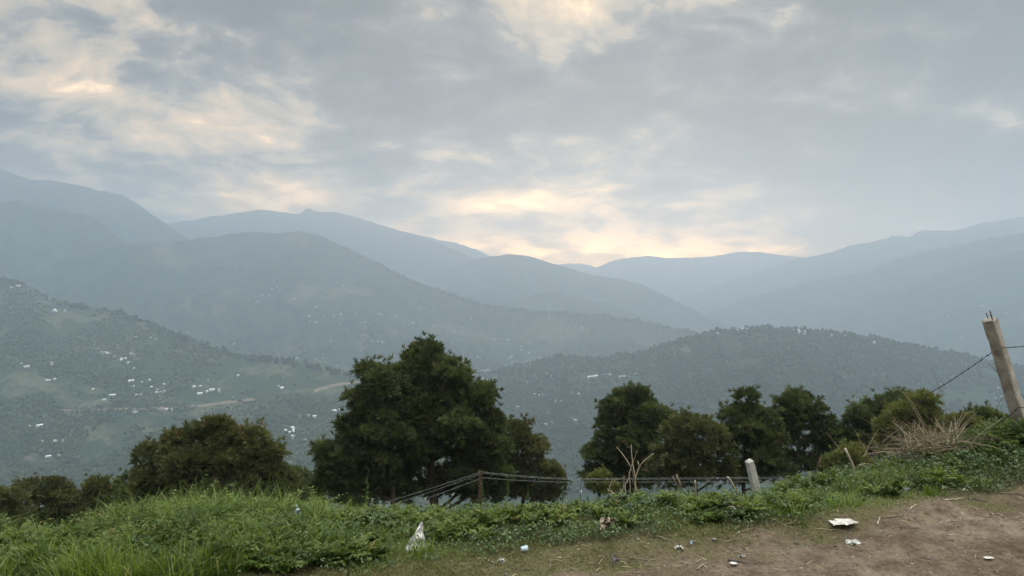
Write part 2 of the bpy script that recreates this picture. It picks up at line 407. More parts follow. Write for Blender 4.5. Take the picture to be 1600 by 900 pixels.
ridge('right_mountain', 'third hazy slope on the right dotted with houses', [(1140, 560, 6600), (1220, 503, 6400), (1280, 482, 6200), (1350, 466, 5900), (1420, 450, 5600), (1480, 425, 5300), (1540, 405, 5100), (1600, 390, 4900), (1750, 365, 4700), (2300, 350, 4700)],
      [(1000, 640, 4600), (1600, 640, 3700), (2300, 640, 3700)], MT_mid, 90, 600, 16, ds=0.9, ncols=260, crest_px=1.3)
ridge('right_mountain', 'nearest hazy slope at the right edge', [(1380, 580, 4900), (1440, 535, 4800), (1500, 508, 4600), (1560, 484, 4400), (1640, 455, 4200), (1800, 420, 4000), (2300, 400, 4000)],
      [(1200, 660, 3700), (2300, 660, 3100)], MT_mid, 60, 450, 17, ds=0.93, ncols=200, crest_px=1.0)
ridge('far_mountain', 'pale shoulder behind the peaked ridge', [(560, 370, 10100), (640, 363, 10000), (690, 376, 10000), (710, 378, 10000), (740, 389, 9900), (765, 400, 9900), (800, 420, 9800), (880, 450, 9700)],
      [(500, 520, 8000), (960, 520, 8000)], MT_far, 120, 1000, 18, ds=0.9, m=40, ncols=120, crest_px=1.6)
ridge('peaked_mountain', 'long hazy ridge with a small sharp peak', [(-500, 300, 8800), (0, 330, 8800), (200, 352, 8800), (270, 349, 8800), (300, 346, 8800), (320, 340, 8800), (355, 336, 8800), (380, 331, 8700), (402, 327, 8700), (428, 329, 8700), (435, 332, 8700), (468, 334, 8600), (481, 324, 8600), (497, 333, 8600), (520, 331, 8600), (545, 336, 8500), (580, 347, 8500), (640, 364, 8300), (690, 382, 8200), (735, 402, 8100), (780, 424, 8000), (840, 455, 7800), (920, 490, 7600)],
      [(-500, 540, 6400), (960, 560, 6400)], MT_far, 190, 1000, 19, ds=0.85, ncols=320, crest_px=1.5)
ridge('rounded_mountain', 'rounded hazy mountain left of the valley gap', [(640, 455, 7600), (690, 425, 7500), (730, 408, 7400), (765, 401, 7300), (800, 397, 7200), (830, 401, 7150), (850, 408, 7100), (880, 417, 7050), (930, 430, 7000), (970, 437, 6900), (1000, 443, 6800), (1030, 457, 6700), (1060, 472, 6600), (1090, 487, 6500), (1120, 502, 6400), (1180, 530, 6200)],
      [(560, 580, 5400), (1250, 580, 5100)], MT_far, 150, 750, 20, ds=0.86, ncols=240, crest_px=1.0)
ridge('rounded_mountain', 'low hazy spur below the rounded mountain', [(740, 500, 6000), (790, 470, 5900), (850, 456, 5800), (900, 461, 5700), (960, 480, 5600), (1020, 500, 5500), (1100, 530, 5400)],
      [(680, 600, 4700), (1200, 600, 4700)], MT_far, 60, 500, 21, ds=0.88, m=40, ncols=140, crest_px=1.0)
ridge('left_mountain', 'tallest mountain at the left edge', [(-600, 290, 5000), (-300, 268, 5200), (-100, 258, 5350), (0, 262, 5500), (25, 273, 5500), (50, 281, 5500), (100, 284, 5550), (150, 296, 5600), (192, 304, 5650), (225, 325, 5700), (250, 343, 5700), (270, 357, 5700), (292, 373, 5700), (330, 400, 5700), (420, 450, 5700)],
      [(-600, 560, 4700), (460, 560, 4700)], MT_far, 180, 700, 22, ds=0.93, ncols=280, crest_px=1.4)
ridge('left_mountain', 'darker mountain shoulder at the left edge', [(-600, 300, 4700), (-200, 318, 4750), (0, 316, 4800), (30, 313, 4800), (70, 325, 4850), (132, 335, 4900), (160, 349, 4950), (185, 372, 4950), (215, 395, 4950), (270, 430, 4950)],
      [(-600, 560, 4000), (400, 560, 4000)], MT_far, 140, 550, 23, ds=0.86, ncols=240, crest_px=1.2)
ridge('central_mountain', 'broad dark forested mountain in the middle', [(-500, 440, 3750), (0, 440, 3750), (60, 421, 3780), (110, 402, 3820), (190, 384, 3900), (285, 376, 4100), (320, 371, 4300), (360, 365, 4450), (390, 361, 4400), (430, 365, 4400), (470, 361, 4350), (500, 367, 4300), (540, 386, 4300), (590, 410, 4200), (640, 436, 4150), (700, 457, 4050), (760, 476, 4000), (800, 481, 3950), (860, 487, 3900), (940, 490, 3850), (1000, 500, 3800), (1050, 511, 3750), (1085, 517, 3700), (1130, 535, 3650), (1220, 570, 3600)],
      [(-500, 640, 2900), (400, 640, 2900), (800, 640, 2800), (1220, 640, 2900)], MT_mid, 75, 420, 24, ncols=420, m=110, crest_px=1.3)
ridge('wooded_hill', 'dark pine covered hill on the right', [(640, 640, 2500), (700, 606, 2500), (760, 584, 2500), (820, 569, 2500), (870, 557, 2500), (930, 562, 2450), (1000, 551, 2400), (1060, 530, 2350), (1120, 516, 2350), (1180, 510, 2300), (1240, 513, 2300), (1300, 519, 2280), (1360, 527, 2260), (1420, 539, 2250), (1480, 550, 2250), (1540, 562, 2250), (1600, 575, 2250), (1750, 600, 2200), (2300, 640, 2200)],
      [(600, 760, 1500), (900, 790, 1350), (1300, 800, 1350), (2300, 800, 1350)], MT_wood, 45, 260, 25, ncols=400, m=130, crest_px=0.8)
ridge('terraced_hill', 'terraced farming hillside on the left', [(-900, 380, 2700), (-300, 405, 2600), (0, 434, 2500), (30, 440, 2480), (60, 455, 2450), (80, 467, 2430), (130, 477, 2400), (190, 487, 2350), (230, 502, 2300), (280, 522, 2250), (330, 541, 2200), (380, 556, 2150), (450, 562, 2120), (520, 577, 2080), (600, 590, 2050), (700, 622, 2000), (800, 660, 1950), (900, 690, 1900), (1000, 720, 1850), (1300, 780, 1800)],
      [(-900, 830, 1250), (0, 830, 1300), (500, 860, 1200), (900, 900, 1150), (1300, 900, 1150)], MT_near, 38, 230, 26, ncols=440, m=150, crest_px=0.8)

vm_ = terrain_mat('valley_floor', FOR1, FOR2, FIELD, SOIL, 0.1, 0.004, 0.3)
gx = np.linspace(-HZ + 60, HZ - 60, 60); X_, Y_ = np.meshgrid(gx, gx, indexing='ij')
ii = np.arange(59)[:, None] * 60; jj = np.arange(59)[None, :]
vf = mesh_np('valley_floor', np.stack([X_, Y_, np.full_like(X_, ZFLOOR)], -1).reshape(-1, 3), np.stack([ii + jj, ii + 60 + jj, ii + 61 + jj, ii + jj + 1], -1).reshape(-1, 4), vm_)
tag(vf, 'flat floor of the hazy valley', None, None, 'structure')
# ------------------------------------------------------------------ near ground: dirt pull-off, grassy verge, slope falling to the valley
def ground_z(x, y, detail=True):
    x = np.asarray(x, float); y = np.asarray(y, float) + np.zeros_like(x); x = x + np.zeros_like(y)
    cr = 4.35 + 0.20 * np.clip(x, 0, 5) - 0.02 * np.clip(x, -8, 0)
    t = np.maximum(0, y - cr)
    drop = np.where(t < 2.2, 0.115 * t * t, 0.115 * 2.2 ** 2 + (t - 2.2) * 0.506)
    far = np.maximum(0, y - 60)
    drop = drop - far * 0.506 + far * 0.42 * np.exp(-far / 4000)
    tilt = (-0.15 * np.exp(-((x - 1.9) / 1.3) ** 2) - 0.07 * np.exp(-((x + 0.2) / 1.1) ** 2) - 0.10 * sstep(-3.3, -3.9, x) - 0.13 * sstep(-2.55, -2.95, x)) * sstep(4.9, 5.7, y) + (0.085 * np.clip(x, -7, 0) + 0.035 * np.clip(x, 0, 6)) * sstep(3.6, 6.0, y) - 0.16 * np.exp(-((x + 2.95) / 0.30) ** 2) * sstep(4.6, 5.4, y)
    z = -drop + tilt
    z = z + 0.10 * np.exp(-(((x - 4.4) / 1.6) ** 2 + ((y - 6.3) / 0.8) ** 2))          # mound by the right post
    z = z + 0.10 * fbm(x / 1.3, y / 1.3, 0, 3, 71) * sstep(4.0, 5.5, y)
    z = z + 14 * fbm(x / 130, y / 130, 0, 4, 73) * sstep(70, 400, y) + 2.0 * fbm(x / 22, y / 22, 0, 3, 74) * sstep(14, 60, y)
    if detail:
        w = 1 - sstep(9, 14, y)
        lush = sstep(4.2, 4.9, y - 0.33 * np.clip(x, -3, 5))
        rut = np.exp(-((y - 4.05 - 0.30 * x + 0.10 * np.sin(x * 0.9)) / 0.10) ** 2)     # wheel rut in the dirt
        rut2 = np.exp(-((y - 3.1 - 0.34 * x + 0.12 * np.sin(x * 0.7 + 1)) / 0.14) ** 2)
        z = z - 0.045 * (rut + rut2) * (1 - lush)
        z = z + w * (0.032 * fbm(x / 0.32, y / 0.32, 0, 4, 75) + 0.016 * fbm(x / 0.07, y / 0.07, 0, 3, 76))
        cl = fbm(x / 0.045, y / 0.045, 0, 2, 77)
        z = z + w * 0.018 * np.maximum(0, cl - 0.25) * (1 - 0.6 * lush)
    return np.maximum(z, -640)

def axis(lo, hi, c0, c1, fine, growth=1.10):
    a = list(np.arange(c0, c1, fine)); st = fine
    while a[-1] < hi: st *= growth; a.append(a[-1] + st)
    b = [c0]; st = fine
    while b[-1] > lo: st *= growth; b.append(b[-1] - st)
    return np.array(sorted(b[1:]) + a)
gxs = axis(-2500, 2500, -6.5, 7.5, 0.035); gys = axis(-400, 1180, 2.8, 8.4, 0.03)
GX, GY = np.meshgrid(gxs, gys, indexing='ij')
GZ = ground_z(GX, GY)
GZ = np.where(GY < -8, GZ + 0.25 * (-8 - GY) * sstep(-8, -30, GY), GZ)
nx, ny = GX.shape
ii = np.arange(nx - 1)[:, None] * ny; jj = np.arange(ny - 1)[None, :]

def soil_mat():
    m, nt = new_mat('ground'); g = NT(nt)
    pos = g.n('ShaderNodeNewGeometry').outputs['Position']
    sep = g.n('ShaderNodeSeparateXYZ'); nt.links.new(pos, sep.inputs[0]); X, Y, Z = sep.outputs
    n_big = g.noise(pos, 1.1, 5, 0.6); n_mid = g.noise(pos, 5.0, 6, 0.65); n_fin = g.noise(pos, 34.0, 6, 0.7)
    dirt = g.ramp(n_mid, [(0.25, (0.100, 0.074, 0.052)), (0.45, (0.185, 0.139, 0.101)), (0.62, (0.262, 0.203, 0.150)), (0.8, (0.35, 0.28, 0.215))])
    dirt = g.mix(1.0, dirt, g.ramp(n_fin, [(0.28, (0.45, 0.42, 0.40)), (0.5, (0.95, 0.95, 0.95)), (0.72, (1.35, 1.33, 1.3))]), 'MULTIPLY')
    dirt = g.mix(g.rng(n_big, 0.45, 0.6), dirt, g.mix(1.0, dirt, (0.72, 0.70, 0.68), 'MULTIPLY'))
    # short worn grass between the dirt and the verge
    thin = g.ramp(g.noise(pos, 55.0, 4, 0.7), [(0.3, (0.058, 0.050, 0.024)), (0.5, (0.112, 0.102, 0.046)), (0.7, (0.18, 0.158, 0.08))])
    lush = (0.028, 0.032, 0.014)
    e = g.math('ADD', g.math('SUBTRACT', Y, g.math('MULTIPLY', X, 0.42)), g.math('MULTIPLY', g.math('SUBTRACT', n_big, 0.5), 1.5))
    a1 = g.math('MULTIPLY', g.rng(g.math('ADD', e, g.math('MULTIPLY', g.math('SUBTRACT', n_mid, 0.5), 1.3)), 3.62, 3.95), 0.9)
    a2 = g.rng(g.math('ADD', e, g.math('MULTIPLY', X, 0.11)), 4.35, 4.75)
    col = g.mix(a1, dirt, thin); col = g.mix(a2, col, lush)
    # the slope beyond, dark scrub
    sc = g.ramp(g.noise(pos, 0.5, 6, 0.65), [(0.3, (0.02, 0.03, 0.015)), (0.7, (0.06, 0.075, 0.035))])
    col = g.mix(g.rng(Y, 10, 16), col, sc)
    nrm = g.bump(g.math('ADD', n_fin, g.math('MULTIPLY', n_mid, 1.5)), 1.0, 0.03)
    g.out(g.bsdf(col, 0.95, 0.1, nrm)); return m
ground = mesh_np('ground', np.stack([GX, GY, GZ], -1).reshape(-1, 3), np.stack([ii + jj, ii + ny + jj, ii + ny + jj + 1, ii + jj + 1], -1).reshape(-1, 4), soil_mat(), smooth=True)
tag(ground, 'bare dirt pull-off and grassy bank falling away to the valley', None, None, 'structure')
# ------------------------------------------------------------------ woods, houses, roads and pylons on the hills
HILLS = [26, 25, 24, 17, 16, 15, 14, 20]
def hit(px, py, ids=HILLS):
    d = Vector(ray(px, py)).normalized(); best = None
    for k in ids:
        loc, nrm, idx, dist = BVH[k].ray_cast(Vector((0, 0, EYE)), d)
        if loc is not None and (best is None or dist < best[1]): best = (loc, dist, k)
    return best
def drop(x, y, k):
    loc, nrm, idx, dist = BVH[k].ray_cast(Vector((x, y, 3000)), Vector((0, 0, -1)))
    return loc

def ico():
    import bmesh
    bm = bmesh.new(); bmesh.ops.create_icosphere(bm, subdivisions=1, radius=1.0)
    v = np.array([q.co[:] for q in bm.verts]); f = np.array([[w.index for w in q.verts] for q in bm.faces]); bm.free()
    return v, f
def blobs(name, label, pos, rad, hgt, mat, seed, sub=1):
    """a far wood: many small ragged crowns in one mesh"""
    rg = np.random.default_rng(seed); iv, fi = ico(); n = len(pos)
    jit = 1 + rg.uniform(-0.32, 0.32, (n, len(iv)))
    V = iv[None] * jit[..., None]
    V = V * np.stack([rad, rad, hgt], -1)[:, None, :] + np.asarray(pos)[:, None, :] + np.stack([0*hgt, 0*hgt, hgt * 0.75], -1)[:, None, :]
    Fc = fi[None] + (np.arange(n) * len(iv))[:, None, None]
    o = mesh_np(name, V.reshape(-1, 3), Fc.reshape(-1, 3), mat, None, False, {'rnd': np.repeat(rg.random(n), len(iv))})
    tag(o, label, None, None, 'stuff'); return o
def wood_mat(name, stops):
    m, nt = new_mat(name); g = NT(nt)
    at = g.n('ShaderNodeAttribute', attribute_name='rnd').outputs['Fac']
    g.out(g.bsdf(g.ramp(at, stops), 0.95, 0.05)); return m
WM = wood_mat('far_wood_leaves', [(0, (0.026, 0.042, 0.020)), (0.6, (0.045, 0.066, 0.030)), (1, (0.075, 0.092, 0.042))])
WM2 = wood_mat('far_pine_needles', [(0, (0.018, 0.030, 0.018)), (1, (0.042, 0.056, 0.030))])

def scatter(k, n, seed, thr, sc, pxr, pyr, r0, r1):
    rg = np.random.default_rng(seed); out = []
    px = rg.uniform(*pxr, n); py = rg.uniform(*pyr, n)
    for a, b in zip(px, py):
        d = Vector(ray(a, b)).normalized()
        loc, nrm, idx, dist = BVH[k].ray_cast(Vector((0, 0, EYE)), d)
        if loc is None or dist > 3600: continue
        out.append((loc.x, loc.y, loc.z))
    out = np.array(out)
    nz = fbm(out[:, 0] / sc, out[:, 1] / sc, 0, 4, seed + 9) * 0.75 + fbm(out[:, 0] / (sc * .25), out[:, 1] / (sc * .25), 0, 3, seed + 19) * 0.35
    keep = nz > rg.normal(thr, 0.06, len(out)); out = out[keep]
    r = rg.uniform(r0, r1, len(out)) * rg.uniform(0.75, 1.3, len(out))
    return out, r
p_, r_ = scatter(26, 46000, 101, -0.10, 150, (-250, 960), (425, 800), 1.9, 4.0)
blobs('hillside_wood', 'scattered trees and thickets on the terraced left hillside', p_, r_, r_ * 1.05, WM, 5)
p_, r_ = scatter(25, 26000, 102, -0.22, 240, (620, 1800), (505, 770), 2.8, 5.0)
blobs('hillside_wood', 'dense pine wood covering the right hill', p_, r_, r_ * 1.1, WM2, 6)
p_, r_ = scatter(24, 16000, 103, 0.02, 380, (0, 1200), (430, 640), 3.2, 6.0)
blobs('hillside_wood', 'sparse trees on the lower central mountain', p_, r_, r_ * 1.0, WM2, 7)
# trees standing along the crests, which make them ragged
def crest_trees(pxs, k, n, r0, r1, seed, name, label, span=9, dens=None):
    rg = np.random.default_rng(seed); out = []; rr = []
    for i in range(n):
        a = rg.uniform(*pxs); 
        if dens is not None and rg.random() > np.interp(a, dens[0], dens[1]): continue
        if vnoise(np.array([a / 13.0]), np.array([0.0]), 0, seed)[0] < rg.uniform(-0.9, 0.4): continue
        lo, hi = 380.0, 800.0; top = None
        d0 = None
        for py in np.arange(400, 720, 4.0):
            d = Vector(ray(a, py)).normalized(); l = BVH[k].ray_cast(Vector((0, 0, EYE)), d)[0]
            if l is not None: top = py; break
        if top is None: continue
        py = top + rg.uniform(0, span)
        l = BVH[k].ray_cast(Vector((0, 0, EYE)), Vector(ray(a, py)).normalized())[0]
        if l is None: continue
        out.append((l.x, l.y, l.z)); rr.append(rg.uniform(r0, r1))
    rr = np.array(rr); return blobs(name, label, np.array(out), rr, rr * rg.uniform(0.9, 1.6, len(rr)), WM2, seed)
crest_trees((640, 1750), 25, 1500, 3.4, 6.6, 31, 'crest_wood', 'pines along the top of the right hill', 7)
crest_trees((-100, 620), 26, 700, 3.0, 6.5, 32, 'crest_wood', 'trees along the edge of the left hillside', 6)
crest_trees((560, 1140), 24, 900, 3.6, 7.0, 33, 'crest_wood', 'trees along the falling crest of the central mountain', 5)

# houses: gable, flat, shed and long kinds, each a body with a roof
WALL = simple_mat('house_wall', (0.62, 0.60, 0.56), (0.45, 0.42, 0.38), 0.5, 0.8)
ROOFW = simple_mat('white_roof', (0.88, 0.88, 0.88), (0.74, 0.75, 0.76), 0.3, 0.5)
ROOFG = simple_mat('grey_roof', (0.50, 0.52, 0.53), (0.40, 0.40, 0.40), 0.3, 0.6)
WIN = simple_mat('house_window', (0.05, 0.055, 0.06), None, 1, 0.3)
def house_parts(kind):
    w, d, h = {0: (9, 6, 3.2), 1: (8, 7, 5.8), 2: (15, 6, 3.2), 3: (6, 5, 3.0)}[kind]
    b = MB(); b.box((0, 0, h / 2 - 1.5), (w, d, h + 3)); 
    for i in range(int(w // 3)):
        x = -w / 2 + 1.7 + i * 2.8
        for z in ([1.6] if h < 5 else [1.5, 4.2]): b.box((x, -d / 2, z), (1.0, 0.12, 1.2), a=1.0)
    r = MB()
    if kind in (0, 2, 3):
        rh = 2.0 if kind != 3 else 1.5; o = 0.6
        v = [(-w/2-o, -d/2-o, h-.1), (w/2+o, -d/2-o, h-.1), (w/2+o, d/2+o, h-.1), (-w/2-o, d/2+o, h-.1), (-w/2-o, 0, h+rh), (w/2+o, 0, h+rh)]
        v2 = [(x, y, z + 0.22) for x, y, z in v]
        r.add(v2, [(0, 4, 3), (1, 2, 5)], [(0, 1, 5, 4), (2, 3, 4, 5), (0, 3, 2, 1)])
    else:
        r.box((0, 0, h + 0.15), (w + 0.8, d + 0.8, 0.3)); r.box((-w * .2, d * .1, h + 1.2), (3.0, 2.8, 1.9))
    return b, r
def win_mat():
    m, nt = new_mat('house_wall_windows'); g = NT(nt)
    at = g.n('ShaderNodeAttribute', attribute_name='rnd').outputs['Fac']
    tc = g.n('ShaderNodeTexCoord').outputs['Object']
    w = g.mix(g.rng(g.noise(tc, 0.4), .4, .6), (0.62, 0.60, 0.56), (0.45, 0.42, 0.38))
    g.out(g.bsdf(g.mix(g.rng(at, 0.4, 0.6), w, (0.05, 0.055, 0.06)), 0.7, 0.3)); return m
WALLW = win_mat()
protos = {}
def make_house(name, kind, loc, rz, s, label, group, roofm, cat='house'):
    e = empty(name, loc); e.rotation_euler = (0, 0, rz); e.scale = (s, s, s)
    key = (kind, roofm.name)
    if key not in protos:
        b, r = house_parts(kind)
        protos[key] = (b.build('wall', WALLW), r.build('roof', roofm))
        for q in protos[key]: q.parent = e
    else:
        for q in protos[key]:
            c = q.copy(); COL.objects.link(c); c.parent = e
    tag(e, label, cat, group); return e

z1 = [(58,160),(92,152),(247,213),(108,540),(133,556),(259,541),(240,625),(529,484),(570,503),(655,490),(628,514),(643,536),(670,563),(464,668),(585,688),(655,628),(665,655),(748,622),(760,660),(798,644),(803,682),(675,698),(745,697),(521,720),(675,785),(836,770),(1002,653),(1040,622),(1035,680),(1060,672),(1095,678),(1166,711),(1190,600),(1393,652),(1000,830),(902,382),(755,411),(680,408),(1170,442),(1368,505),(1485,515),(1578,522),(1574,806),(1435,874),(1460,860),(93,818),(147,852),(197,852),(1183,50),(1237,88),(1362,168),(1397,180),(1347,197),(1242,220),(1470,215),(1582,258),(1545,302),(1550,328),(1290,228),(1440,200)]
z2 = [(192,175),(278,152),(143,255),(103,300),(110,328),(178,305),(228,300),(243,320),(262,337),(338,293),(458,290),(472,294),(535,305),(548,300),(570,348),(577,333),(660,330),(690,262),(655,264),(728,272),(297,370),(378,394),(397,399),(215,430),(420,425),(450,428),(472,433),(382,335),(860,237),(850,295),(915,313),(762,362),(782,362),(830,375),(875,358),(740,160),(1026,416),(1036,422),(1065,415),(1108,441),(1165,455),(1165,473),(1205,485),(1020,482),(965,470),(903,517),(922,516),(1065,505),(1088,505),(1115,507),(990,515),(1120,534),(1190,530),(1257,510),(970,572),(997,570),(1015,582),(1022,600),(980,615),(1000,617),(950,583),(1218,635),(1305,599),(1322,604),(1535,604),(1510,607),(1265,697),(1450,692),(1338,727),(1360,727),(1463,730),(1150,755),(1300,785),(1243,835),(1290,850),(1437,823),(1163,823),(1337,293),(1308,295),(1388,317),(1440,358),(1470,355),(1400,362),(1362,314),(225,775),(262,770),(133,806),(230,862),(20,860),(30,876),(40,512),(190,530),(137,522),(245,550)]
z3 = [(45,437),(68,432),(122,424),(137,436),(175,433),(192,431),(265,438),(8,495),(15,523),(735,178),(840,188),(1270,190),(1380,290),(1565,360),(1360,260),(1230,300),(1330,215),(1590,230),(1540,205),(1520,270),(1450,180),(1490,320),(1180,190),(1300,250),(1428,411),(1488,475),(1497,490),(1505,512),(1522,527)]
z5 = [(395,70),(420,63),(295,103),(393,157),(155,172),(180,157),(187,178),(185,206),(248,217)]
z6 = [(408,236),(325,465),(336,478)]
z4 = [(210,226),(278,231),(315,223),(243,303),(295,300),(383,307),(8,480)]
H = [(x / 3.2, 400 + y / 3.2) for x, y in z1] + [(450 + x / 3.2, 400 + y / 3.2) for x, y in z2] + [(900 + x / 2.286, 400 + y / 2.286) for x, y in z3] + [(400 + x / 3.215, 620 + y / 3.215) for x, y in z5] + [(800 + x / 3.215, 620 + y / 3.215) for x, y in z6] + [(x / 3.215, 620 + y / 3.215) for x, y in z4]
rh = random.Random(5)
for a, b in list(H):                                   # smaller outbuildings and neighbours, so the houses stand in hamlets
    if len(H) < 282 and rh.random() < 0.42: H.append((a + rh.choice([-1, 1]) * rh.uniform(5, 12), b + rh.uniform(-4, 4)))
HG = {26: ('small pale house among the terraced fields of the left hillside', 'houses on the terraced left hillside'),
      24: ('tiny pale house in the hazy villages under the central mountain', 'houses on the central mountain'),
      25: ('small pale house on the slope below the pine covered right hill', 'houses below the wooded right hill')}
for (a, b) in H:
    if not (545 < a < 570 and 600 < b < 790) and 0:
        continue
    q = hit(a, b)
    if q is None: continue
    loc, dist, k = q
    lab, grp = HG.get(k, ('tiny pale house on a far hazy mountainside across the valley', 'houses on the far right mountains'))
    kind = rh.choice([0, 0, 1, 2, 3, 0, 2]); s = rh.uniform(0.5, 0.92) * (1.0 if dist < 3000 else 1.0)
    make_house('house', kind, (loc.x, loc.y, loc.z + 0.2), math.atan2(loc.y, loc.x) - math.pi / 2 + rh.uniform(-0.5, 0.5), s, lab, grp, ROOFW if rh.random() < 0.75 else ROOFG)
# white buildings of a settlement half hidden by the pines on top of the right hill
for a, b, s in [(1155, 518, 1.2), (1162, 516, 1.5), (1168, 517, 1.1), (1123, 522, 1.1), (1241, 519, 1.2), (1249, 520, 1.6), (1254, 521, 1.7), (1259, 522, 1.2), (1300, 526, 1.0), (1322, 527, 1.1), (1352, 534, 1.2), (1366, 536, 1.0), (1376, 537, 1.1), (1226, 517, 1.0)]:
    q = hit(a, b, [25])
    if q: make_house('house', rh.choice([1, 2, 1]), (q[0].x, q[0].y, q[0].z + 1.5), rh.uniform(-.4, .4), s * 0.85, 'white building half hidden by pines on top of the right hill', 'buildings on the right hill top', ROOFW)

# a domed hall and small pointed shrines
def shrine(px, py, s, label, dome=False):
    q = hit(px, py, [26]);
    if q is None: return
    e = empty('domed_hall' if dome else 'shrine', q[0]); e.scale = (s, s, s)
    b = MB(); w = 12 if dome else 5
    b.box((0, 0, 1.0), (w, w * .7, 5.0)); b.build('wall', WALL, e)
    r = MB(); prof = [(4.8, 3.5), (4.6, 5.0), (3.6, 6.6), (1.8, 7.7), (0.3, 8.3)] if dome else [(2.6, 3.5), (2.2, 5.5), (1.3, 8.5), (0.5, 11), (0.1, 12.5)]
    n = 12; V = [(rr * math.cos(t / n * 2 * math.pi), rr * math.sin(t / n * 2 * math.pi), z) for rr, z in prof for t in range(n)]
    r.add(V, None, [(i * n + t, i * n + (t + 1) % n, (i + 1) * n + (t + 1) % n, (i + 1) * n + t) for i in range(len(prof) - 1) for t in range(n)])
    r.build('dome' if dome else 'spire', ROOFW, e, smooth=True)
    tag(e, label, 'hall' if dome else 'shrine')
shrine(85.5, 487, 1.15, 'white domed hall on the upper left hillside', True)
shrine(101.5, 487, 0.8, 'small white pointed shrine beside the domed hall')
shrine(443, 555, 0.9, 'white pointed shrine on the crest at the end of the left hillside')

# two lattice pylons on the crest
PYM = simple_mat('pylon_steel', (0.10, 0.11, 0.12), None, 1, 0.6)
def pylon(px, ptop, pbase, label):
    top = None
    q = hit(px, pbase, [24])
    if q is None: return
    L = q[0]; hgt = (pbase - ptop) / F * L.y; e = empty('pylon', L)
    m = MB(); w = hgt * 0.10
    for sx, sy in ((-1, -1), (1, -1), (1, 1), (-1, 1)):
        m.tube([(sx * w, sy * w, -2), (sx * w * .35, sy * w * .35, hgt * .62), (sx * w * .12, sy * w * .12, hgt)], 0.45, 4)
    for z in np.linspace(0.05, 0.9, 9):
        ww = w * (1 - z * 0.9); z2 = min(1, z + 0.1); w2 = w * (1 - z2 * 0.9)
        for s1 in (-1, 1): m.tube([(-ww, s1 * ww, z * hgt), (w2, s1 * w2, z2 * hgt)], 0.25, 4); m.tube([(ww, s1 * ww, z * hgt), (-w2, s1 * w2, z2 * hgt)], 0.25, 4)
    m.build('mast', PYM, e)
    for z, l in ((0.62, .22), (0.76, .18), (0.9, .13)):
        a = MB(); a.tube([(-l * hgt, 0, z * hgt), (0, 0, z * hgt + 0.03 * hgt), (l * hgt, 0, z * hgt)], 0.4, 4); a.build('cross_arm', PYM, e)
    tag(e, label, 'pylon')
pylon(734.5, 446, 463, 'taller of two steel pylons on the falling mountain crest, left one')
pylon(767, 460, 476, 'right hand steel pylon lower down on the falling mountain crest')

# dirt roads cut along the hillside
def road(name, label, pts, k, w, mat):
    dense = []
    P0 = np.array(pts, float); t = np.linspace(0, len(P0) - 1, 90)
    xs = np.interp(t, range(len(P0)), P0[:, 0]); ys = np.interp(t, range(len(P0)), P0[:, 1])
    for a, b in zip(xs, ys):
        q = hit(a, b, [k])
        if q: dense.append(q[0][:])
    D = np.array(dense); D[:, 2] = np.convolve(np.pad(D[:, 2], 3, mode='edge'), np.ones(7) / 7, 'valid')
    Dc = D[:, :2] / np.linalg.norm(D[:, :2], axis=1)[:, None]
    V = []
    for off, dz in ((-w * 1.0, -3.0), (-w * .5, 0.9), (w * .5, 1.0), (w * 1.1, 4.0), (w * 1.5, -1)):
        q = D.copy(); q[:, :2] += Dc * off; q[:, 2] += dz; V.append(q)
    n = len(D); f = [(a * n + i, a * n + i + 1, (a + 1) * n + i + 1, (a + 1) * n + i) for a in range(4) for i in range(n - 1)]
    o = mesh_np(name, np.vstack(V), np.array(f), mat); tag(o, label, None, None, 'structure')
RM = simple_mat('earth_road', (0.25, 0.19, 0.14), (0.16, 0.125, 0.095), 0.02, 0.95)
road('dirt_road', 'pale dirt road crossing the left hillside', [(97, 643), (140, 641), (230, 640), (300, 637), (345, 631), (385, 626), (420, 625), (430, 623)], 26, 5, RM)
road('dirt_road', 'bare earth road cut at the foot of the left hillside crest', [(492, 612), (500, 608), (520, 603), (545, 599), (590, 596), (640, 590)], 26, 5, RM)
# ------------------------------------------------------------------ pines on the slope below
BARK = simple_mat('pine_bark', (0.045, 0.034, 0.026), (0.085, 0.062, 0.045), 3, 0.95, 0.1, 0.8, 0.05)
N_DARK = leaf_mat('needles_dark', [(0, (0.034, 0.047, 0.020)), (0.5, (0.078, 0.098, 0.038)), (0.9, (0.15, 0.175, 0.058)), (1, (0.14, 0.11, 0.06))], 0.30, 0.6, 0.2)
N_MID = leaf_mat('needles_olive', [(0, (0.054, 0.062, 0.025)), (0.5, (0.098, 0.104, 0.040)), (0.9, (0.17, 0.168, 0.064)), (1, (0.18, 0.13, 0.075))], 0.32, 0.6, 0.2)
N_BRIGHT = leaf_mat('needles_yellow_green', [(0, (0.085, 0.098, 0.028)), (0.5, (0.13, 0.142, 0.04)), (1, (0.18, 0.175, 0.06))], 0.28, 0.6, 0.2)

def tufts(base, dirs, L, W, nn, rg, spread=0.75):
    """needle brushes: nn thin triangles fanning out from each base"""
    n = len(base)
    d = dirs[:, None, :] + rg.normal(0, spread * 0.55, (n, nn, 3)); d /= np.linalg.norm(d, axis=2)[..., None] + 1e-9
    s = np.cross(d, rg.normal(0, 1, (n, nn, 3))); s /= np.linalg.norm(s, axis=2)[..., None] + 1e-9
    l = L * rg.uniform(0.7, 1.15, (n, nn, 1)); b = base[:, None, :] + d * 0.02
    tip = b + d * l; tip[..., 2] -= 0.10 * l[..., 0]
    v = np.stack([b - s * W * 0.5 , b + s * W * 0.5, b + d * l * 0.6 + s * W * 0.8, tip], 2).reshape(-1, 3)
    i = np.arange(n * nn)[:, None] * 4
    f = np.concatenate([i + np.array([[0, 1, 2]]), i + np.array([[0, 2, 3]])], 0)
    return v, f

